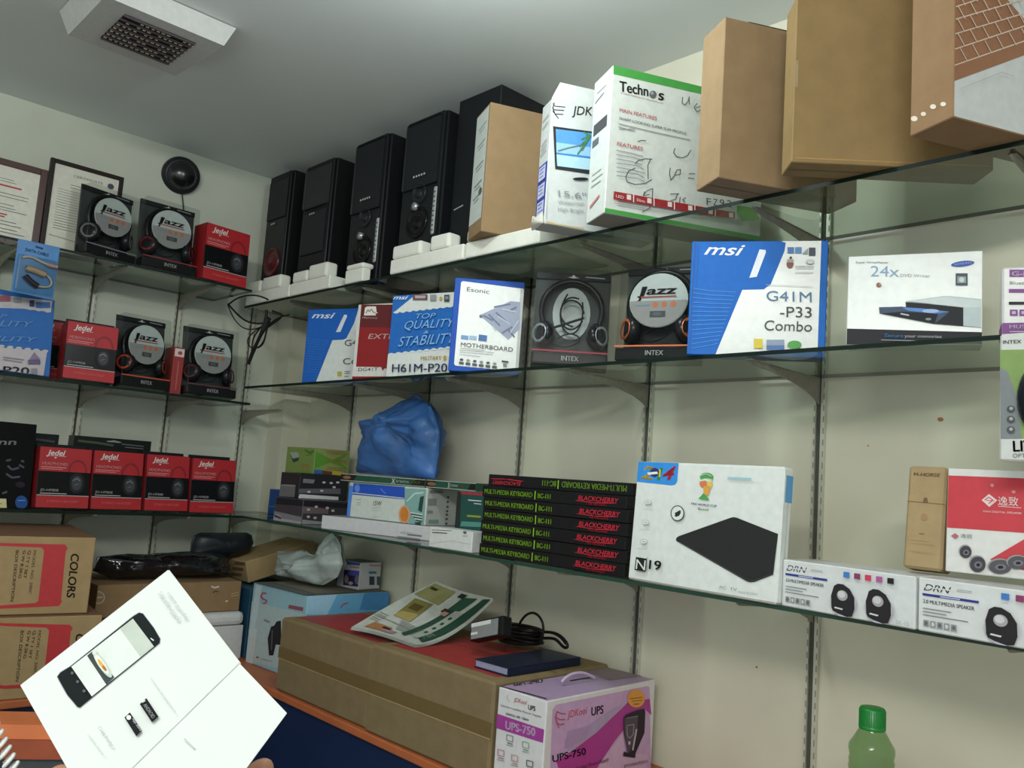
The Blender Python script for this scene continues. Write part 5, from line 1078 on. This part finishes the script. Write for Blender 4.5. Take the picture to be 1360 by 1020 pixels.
# ups box
T = Thing('ups_box', 'white and pink box with handle and black power unit picture', 'box', (1.779, -.441, CT, 2.5, .139, .39, .2055, 0))
T.body('box_body', mat('#d4d2d4', rough=.35), {'T': mat('#b89cc0', rough=.4)}, .002)
Z = (640, 860, 5.667); f = T.face('F', Z); mg = '#9c3690'
f.poly('pink_band', mg, [(115, 497), (470, 618), (460, 718), (105, 605)]); f.text('white_lettering', '#d8c8dc', 'UPS-750', (178, 610), (402, 668), (180, 548), bold=.05)
f.text('red_lettering', '#a85060', 'JDKool', (240, 405), (338, 432), (242, 372), shear=.2, bold=.02); f.line('logo', '#9fb0a8', [(200, 355), (190, 375), (210, 405)], 5); f.text('lettering', '#26262a', 'UPS', (350, 465), (404, 478), (352, 428), bold=.05)
f.text('lettering', '#5a5a60', 'Uninterruptible Power Supply', (145, 440), (450, 528), (147, 425), bold=.02); f.text('lettering', '#3f3f46', 'DIGITAL UPS  750VA', (185, 505), (355, 555), (187, 488), bold=.04)
for x, y, c in ((215, 690, '#6a6a70'), (335, 740, '#6f9a80'), (150, 800, '#b07080'), (255, 840, '#b08a80'), (370, 880, '#2a2a2e')): f.line('icon', c, [(x-25, y-35), (x+22, y-22), (x+20, y+20), (x-25, y+8), (x-25, y-35)], 5); f.line('icon', c, [(x-20, y+25), (x+20, y+38)], 8); f.line('icon', '#8d8d92', [(x-28, y+40), (x+24, y+54)], 5)
f = T.face('R', Z)
f.poly('lilac_panel', '#bf9cc4', [(560, 430), (1240, 290), (1262, 300), (1262, 1100), (505, 1100), (530, 470)])
f.poly('pale_panel', '#a996b8', [(620, 700), (980, 460), (1060, 430), (830, 700), (640, 780)])
f.poly('pink_swoosh', '#a8368c', [(600, 1000), (560, 860), (700, 760), (860, 640), (1100, 410), (1262, 385), (1275, 510), (1220, 460), (1180, 480), (1000, 700), (880, 880), (820, 1000)])
f.poly('pale_panel', '#c8a8c8', [(880, 880), (1060, 640), (1075, 800), (1245, 800), (1240, 900), (860, 1000)])
f.poly('pale_panel', '#a98cb4', [(640, 630), (830, 580), (780, 690), (620, 760)])
f.text('red_lettering', '#c04a5c', 'JDKool', (640, 530), (790, 495), (640, 475), shear=.2, bold=.02); f.text('lettering', '#2c2030', 'UPS', (820, 512), (910, 495), (822, 445), bold=.03)
for a in ([(560, 480), (590, 495), (628, 498)], [(548, 520), (580, 542), (622, 540)], [(555, 565), (585, 580), (615, 572)], [(560, 480), (550, 530), (575, 605)]): f.line('logo', '#b8506a', a, 9)
f.text('lettering', '#241c28', 'UPS-750', (528, 862), (778, 802), (524, 806), bold=.03); f.text('lettering', '#5a2c50', 'Backup Power Supply', (700, 925), (950, 850), (702, 895), shear=.2, bold=.02)
f.ell('yellow_seal', '#d8963c', 1155, 382, 66, 68); f.line('yellow_seal_lettering', '#8a5a24', [(1108, 385), (1200, 372)], 7); f.line('yellow_seal_lettering', '#8a5a24', [(1118, 402), (1196, 395)], 6); f.line('yellow_seal_lettering', '#8a5a24', [(1135, 425), (1175, 422)], 8)
f.poly('unit_picture', '#2c242e', [(1060, 530), (1075, 505), (1160, 470), (1215, 458), (1222, 480), (1215, 640), (1150, 790), (1145, 828), (1055, 815), (1060, 780), (1090, 790), (1060, 640)])
f.poly('unit_picture', '#4a404e', [(1062, 530), (1165, 515), (1160, 620), (1100, 790), (1085, 780), (1066, 640)]); f.line('unit_picture', '#9a90a0', [(1080, 585), (1135, 575), (1130, 650), (1105, 680), (1085, 660), (1082, 590)], 6); f.line('unit_picture', '#b8b0bc', [(1155, 610), (1125, 770)], 12); f.ell('unit_picture', '#c8c0c8', 1100, 715, 8, 14); f.line('unit_picture', '#8d8492', [(1080, 528), (1165, 512)], 5)
f.text('lettering', '#6a5a60', 'protection', (1060, 900), (1235, 862), (1062, 868), bold=.02)
f.line('slot', '#2c282c', [(500, 388), (670, 352)], 7); f.line('slot', '#2c282c', [(820, 325), (870, 308), (900, 295), (980, 282)], 8); f.line('slot', '#4a4448', [(1110, 255), (1215, 232)], 7)
f = T.face('T', Z); f.text('lettering', '#4a3a60', 'UPS-750', (460, 262), (240, 292), (455, 240), bold=.04); f.poly('brown_panel', '#8f7c84', [(700, 165), (905, 125), (1240, 210), (960, 250), (830, 200)]); f.line('handle_slot', '#3a2c44', [(665, 252), (815, 226)], 8)
f.line('lid_edge', '#3a3638', [(135, 292), (488, 388)], 7)
hs = [at(Z[0]+a/5.667, Z[1]+b/5.667, 'x', 1.84) for a, b in ((600, 262), (625, 225), (680, 195), (750, 185), (800, 200), (845, 228))]
tube('handle', [T.Mi @ Vector((p.x, p.y, max(p.z, CT+.2065))) for p in hs], .0035, mat('#c4aecc', rough=.35), T.o); T.flush()
# bottle
P = CAM+(Vector((2.6758, -.6396, 1.2839))-CAM)*1.30; dp = (P-CAM).dot(FW); k_ = dp/1140
T = Thing('bottle', 'clear green plastic bottle with a green screw cap standing on the counter', 'bottle', (P.x, P.y, CT, 0, .1, .1, .1, 0))
zc_ = P.z-CT; rc, rb = 16.5*k_, 29*k_; S_ = k_*1.03
prof = [(0, .0005), (rb*.8, .001), (rb*.98, .008), (rb, .02), (rb*.97, .05), (rb, .08), (rb, zc_-70*S_), (rb*.96, zc_-66*S_), (rb, zc_-62*S_), (rb*.965, zc_-57*S_), (rb*.985, zc_-52*S_), (rb*.94, zc_-48*S_), (rb, zc_-40*S_), (rb*.98, zc_-34*S_), (rb*.80, zc_-26*S_), (rb*.62, zc_-17*S_), (rc*.92, zc_-12*S_), (rc*.9, zc_-3*S_)]
lathe('bottle_body', prof, clear('green bottle plastic', (.58, .74, .54), .1, 1.35), T.o, n=40)
cp = [(rc*1.0, zc_-13.5*S_), (rc*1.03, zc_-12*S_), (rc*1.03, zc_-9*S_), (rc*.98, zc_-8.6*S_), (rc, zc_+11*S_), (rc*.9, zc_+13.5*S_), (.0005, zc_+13.8*S_)]
lathe('cap', cp, mat('#157a30', rough=.35), T.o, n=40)
bm = bmesh.new()
for j in range(36):
    a = 2*math.pi*j/36; bbox(bm, (-.0006, rc*.985, zc_-8*S_), (.0006, rc*1.02, zc_+10.5*S_), mx=Matrix.Rotation(a, 4, 'Z'))
bmo('cap_ridges', bm, mat('#157a30', rough=.35), T.o); T.flush()
# ================================================================== booklet, hand, notebook
P1, P2, K1 = dep(27, 910, .4917), dep(223, 757, .58), dep(318, 881, .5327); K2 = P1+K1-P2
P3 = dep(381, 947, .505); P4 = K2+(P3-K1)*1.25
T = Thing('booklet', 'white folded phone booklet held open in the foreground, printed with a black smartphone', 'booklet', (0, 0, 0, 0, 1, 1, 1, 0))
X = (P2-P1).normalized(); N = X.cross((K1-P2)).normalized()
if N.dot(CAM-P1) > 0: N = -N      # points away from the viewer
mm = Matrix.Identity(4); Zv = X.cross(N)
for i in range(3): mm[i][0], mm[i][1], mm[i][2], mm[i][3] = X[i], N[i], Zv[i], P1[i]
T.M = mm; T.Mi = mm.inverted(); T.o.matrix_world = mm; T.noclip = True; T.w = T.h = T.d = 1
paper = mat('#d2d7d5', rough=.9, var=.015, scale=30, spec=.1)
def sheetq(name, a, b, c, d, th, off):
    q = [T.Mi @ p for p in (a, b, c, d)]; n = (q[1]-q[0]).cross(q[3]-q[0]).normalized()
    if n.y < 0: n = -n
    vs = [p+n*off for p in q]+[p+n*(off+th) for p in q]
    mesh(name, vs, [(0, 1, 2, 3), (7, 6, 5, 4), (0, 4, 5, 1), (1, 5, 6, 2), (2, 6, 7, 3), (3, 7, 4, 0)], paper, parent=T.o)
sheetq('upper_page', P1, P2, K1, K2, .0004, 0); sheetq('lower_page', K2, K1, P3, P4, .0004, 0)
e1 = (P2-P1).normalized()*.0012; sheetq('back_page', P1+e1, P2+e1, K1+e1, K2+e1, .0008, .0010)
tube('fold_line', [T.Mi @ (K1+(K2-K1)*q)-Vector((0, .0002, 0)) for q in (0, .33, .66, 1)], .0004, mat('#b9bfbd', rough=.9), T.o)
T.eps['F'] = .0; f = T.face('F', (60, 770, 4.435)); dkp = mat('#161c1e', rough=.9, spec=.05)
f.poly('phone_picture', '#8f9698', [(68, 572), (86, 545), (150, 506), (518, 212), (552, 192), (578, 198), (642, 283), (681, 350), (678, 378), (648, 402), (282, 698), (206, 760), (188, 754), (128, 682), (82, 602)])
f.poly('phone_picture', dkp, [(72, 572), (90, 548), (152, 510), (520, 216), (553, 196), (575, 201), (640, 286), (677, 350), (674, 374), (645, 399), (279, 694), (205, 755), (190, 750), (131, 680), (86, 600)])
f.poly('screen_picture', mat('#d0d5d3', rough=.9, spec=.1), [(154, 515), (517, 232), (641, 396), (275, 690)]); f.poly('screen_picture', mat('#b4bdb4', rough=.9, spec=.1), [(440, 292), (517, 234), (640, 396), (560, 458)])
f.poly('screen_picture', '#30363a', [(247, 452), (288, 418), (408, 580), (360, 622)]); f.ell('food_picture', '#b4c4bc', 338, 505, 24, 92, rot=-.60); f.ell('food_picture', '#dde4d0', 330, 500, 16, 74, rot=-.60); f.ell('food_picture', '#d0a050', 333, 508, 10, 40, rot=-.60); f.ell('food_picture', '#a8602c', 350, 530, 8, 20, rot=-.60); f.ell('food_picture', '#c8ccc8', 292, 438, 14, 18)
for x, y in ((160, 560), (192, 612), (230, 668)): f.ell('soft_key', '#4f585a', x, y, 9, 9, 10)
f.line('phone_logo', '#c8cccc', [(622, 358), (640, 372)], 7)
for q in ([(468, 826), (500, 796), (570, 904), (538, 937)], [(558, 748), (597, 713), (668, 822), (630, 856)]): f.poly('store_badge', mat('#1a1e1f', rough=.9, spec=.05), q)
f.ell('badge_icon', '#e4e6e4', 493, 828, 14, 14); f.text('badge_lettering', '#b9bcba', 'App Store', (512, 838), (560, 910), (524, 830), bold=.02); f.text('badge_lettering', '#9a9d9c', 'ANDROID', (578, 758), (632, 838), (596, 744), bold=.03); f.line('badge_icon', '#c8cac8', [(572, 742), (590, 730)], 8)
ft = mat('#b6bcba', rough=.9, spec=.1)
f.text('faint_lettering', ft, 'See the quick', (660, 100), (780, 270), (690, 84)); f.text('faint_lettering', ft, 'start guide', (715, 100), (825, 255), (738, 86)); f.text('faint_lettering', ft, 'www.support', (615, 600), (765, 810), (628, 592))
f.text('faint_lettering', mat('#a9afad', rough=.9, spec=.1), 'Get help', (310, 895), (390, 1010), (328, 882)); f.text('faint_lettering', ft, 'online here', (250, 940), (340, 1060), (264, 928))
f.line('lower_print', ft, [(820, 960), (880, 1020)], 10)
T.flush(); T.o.matrix_world = mm
f = None
# person: a left hand behind the booklet ------------------------------------------
skin = mat('#c08a6e', rough=.5, var=.08, scale=50, bump=.08, bscale=250)
proot = link('person', None); proot.location = dep(235, 1180, .60); tag(proot, "person's hand and bare forearm holding up the white booklet from below", 'person')
po = proot.location.copy()
def skinned(name, chain, edges, m_, lv=2):
    me = bpy.data.meshes.new(name); me.from_pydata([tuple(c[0]-po) for c in chain], edges, []); me.materials.append(m_)
    o = link(name, me, proot); o.modifiers.new('skin', 'SKIN'); sv = me.skin_vertices[0].data
    for q, c in zip(sv, chain): q.radius = (c[1], c[1]); q.use_root = False
    sv[0].use_root = True; o.modifiers['skin'].use_smooth_shade = True
    s_ = o.modifiers.new('sub', 'SUBSURF'); s_.levels = lv; s_.render_levels = lv; return o
D0 = .60
h = [(dep(232, 1235, .62), .024), (dep(232, 1390, .60), .027), (dep(240, 1700, .56), .036), (dep(250, 2000, .54), .042),      # wrist, forearm
     (dep(228, 1160, .605), .026), (dep(170, 1090, .60), .0165), (dep(212, 1078, .60), .0165), (dep(254, 1080, .60), .016), (dep(294, 1092, .60), .0145)]
ed = [(0, 1), (1, 2), (2, 3), (0, 4), (4, 5), (4, 6), (4, 7), (4, 8)]
def finger(base, pts):
    i = base
    for p in pts: h.append(p); ed.append((i, len(h)-1)); i = len(h)-1
finger(5, [(dep(158, 1040, .605), .0095), (dep(160, 990, .612), .0088), (dep(168, 950, .612), .0082), (dep(172, 925, .608), .0068)])
finger(6, [(dep(212, 1020, .605), .0098), (dep(214, 960, .612), .009), (dep(216, 915, .612), .0084), (dep(218, 888, .608), .007)])
finger(7, [(dep(258, 1028, .605), .0095), (dep(264, 972, .612), .0088), (dep(268, 930, .612), .0082), (dep(268, 905, .608), .0068)])
finger(8, [(dep(318, 1056, .60), .0088), (dep(334, 1034, .60), .0088), (dep(346, 1020, .597), .0084), (dep(362, 1022, .595), .0075)])
finger(4, [(dep(150, 1130, .59), .0145), (dep(106, 1078, .58), .0115), (dep(82, 1040, .575), .0105), (dep(68, 1020, .572), .0088)])
skinned('hand_and_forearm', h, ed, skin)
nl = mat('#d0a494', rough=.3)
# spiral notebook ------------------------------------------------------------------
T = Thing('spiral_notebook', 'corner of a dark spiral notebook with white coil at the lower left edge', 'notebook', (0, 0, 0, 0, 1, 1, 1, 0))
a, b = dep(-8, 968, .60), dep(22, 1030, .60); ax = (b-a).normalized(); vw = (CAM-a).normalized(); side = ax.cross(vw).normalized()
if side.dot(RT) > 0: side = -side
nn = side.cross(ax).normalized()
if nn.dot(vw) < 0: nn = -nn
T.o.matrix_world = Matrix.Translation(a); L = .16
def slab(name, s0, s1, l0, l1, n0, n1, m_):
    vs = [ax*l+side*s+nn*q for q in (n0, n1) for l, s in ((l0, s0), (l1, s0), (l1, s1), (l0, s1))]
    mesh(name, vs, [(0, 1, 2, 3), (7, 6, 5, 4), (0, 4, 5, 1), (1, 5, 6, 2), (2, 6, 7, 3), (3, 7, 4, 0)], m_, parent=T.o)
slab('cover', .004, .15, -.006, L, .0005, .002, mat('#24262c', rough=.5)); slab('page_block', .006, .149, -.004, L-.002, -.008, .0002, mat('#d4d2cc', rough=.7))
for k in range(26):
    c = ax*(k*.0062); wt = mat('#d8dad8', rough=.3)
    pts = [c+side*(.0052*math.cos(t_)+.001)+nn*(.0062*math.sin(t_)-.003)+ax*(.0022*math.cos(t_)) for t_ in [2*math.pi*j/9 for j in range(9)]]
    tube('coil_ring', pts, .00145, wt, T.o, cyclic=True)
T.flush()
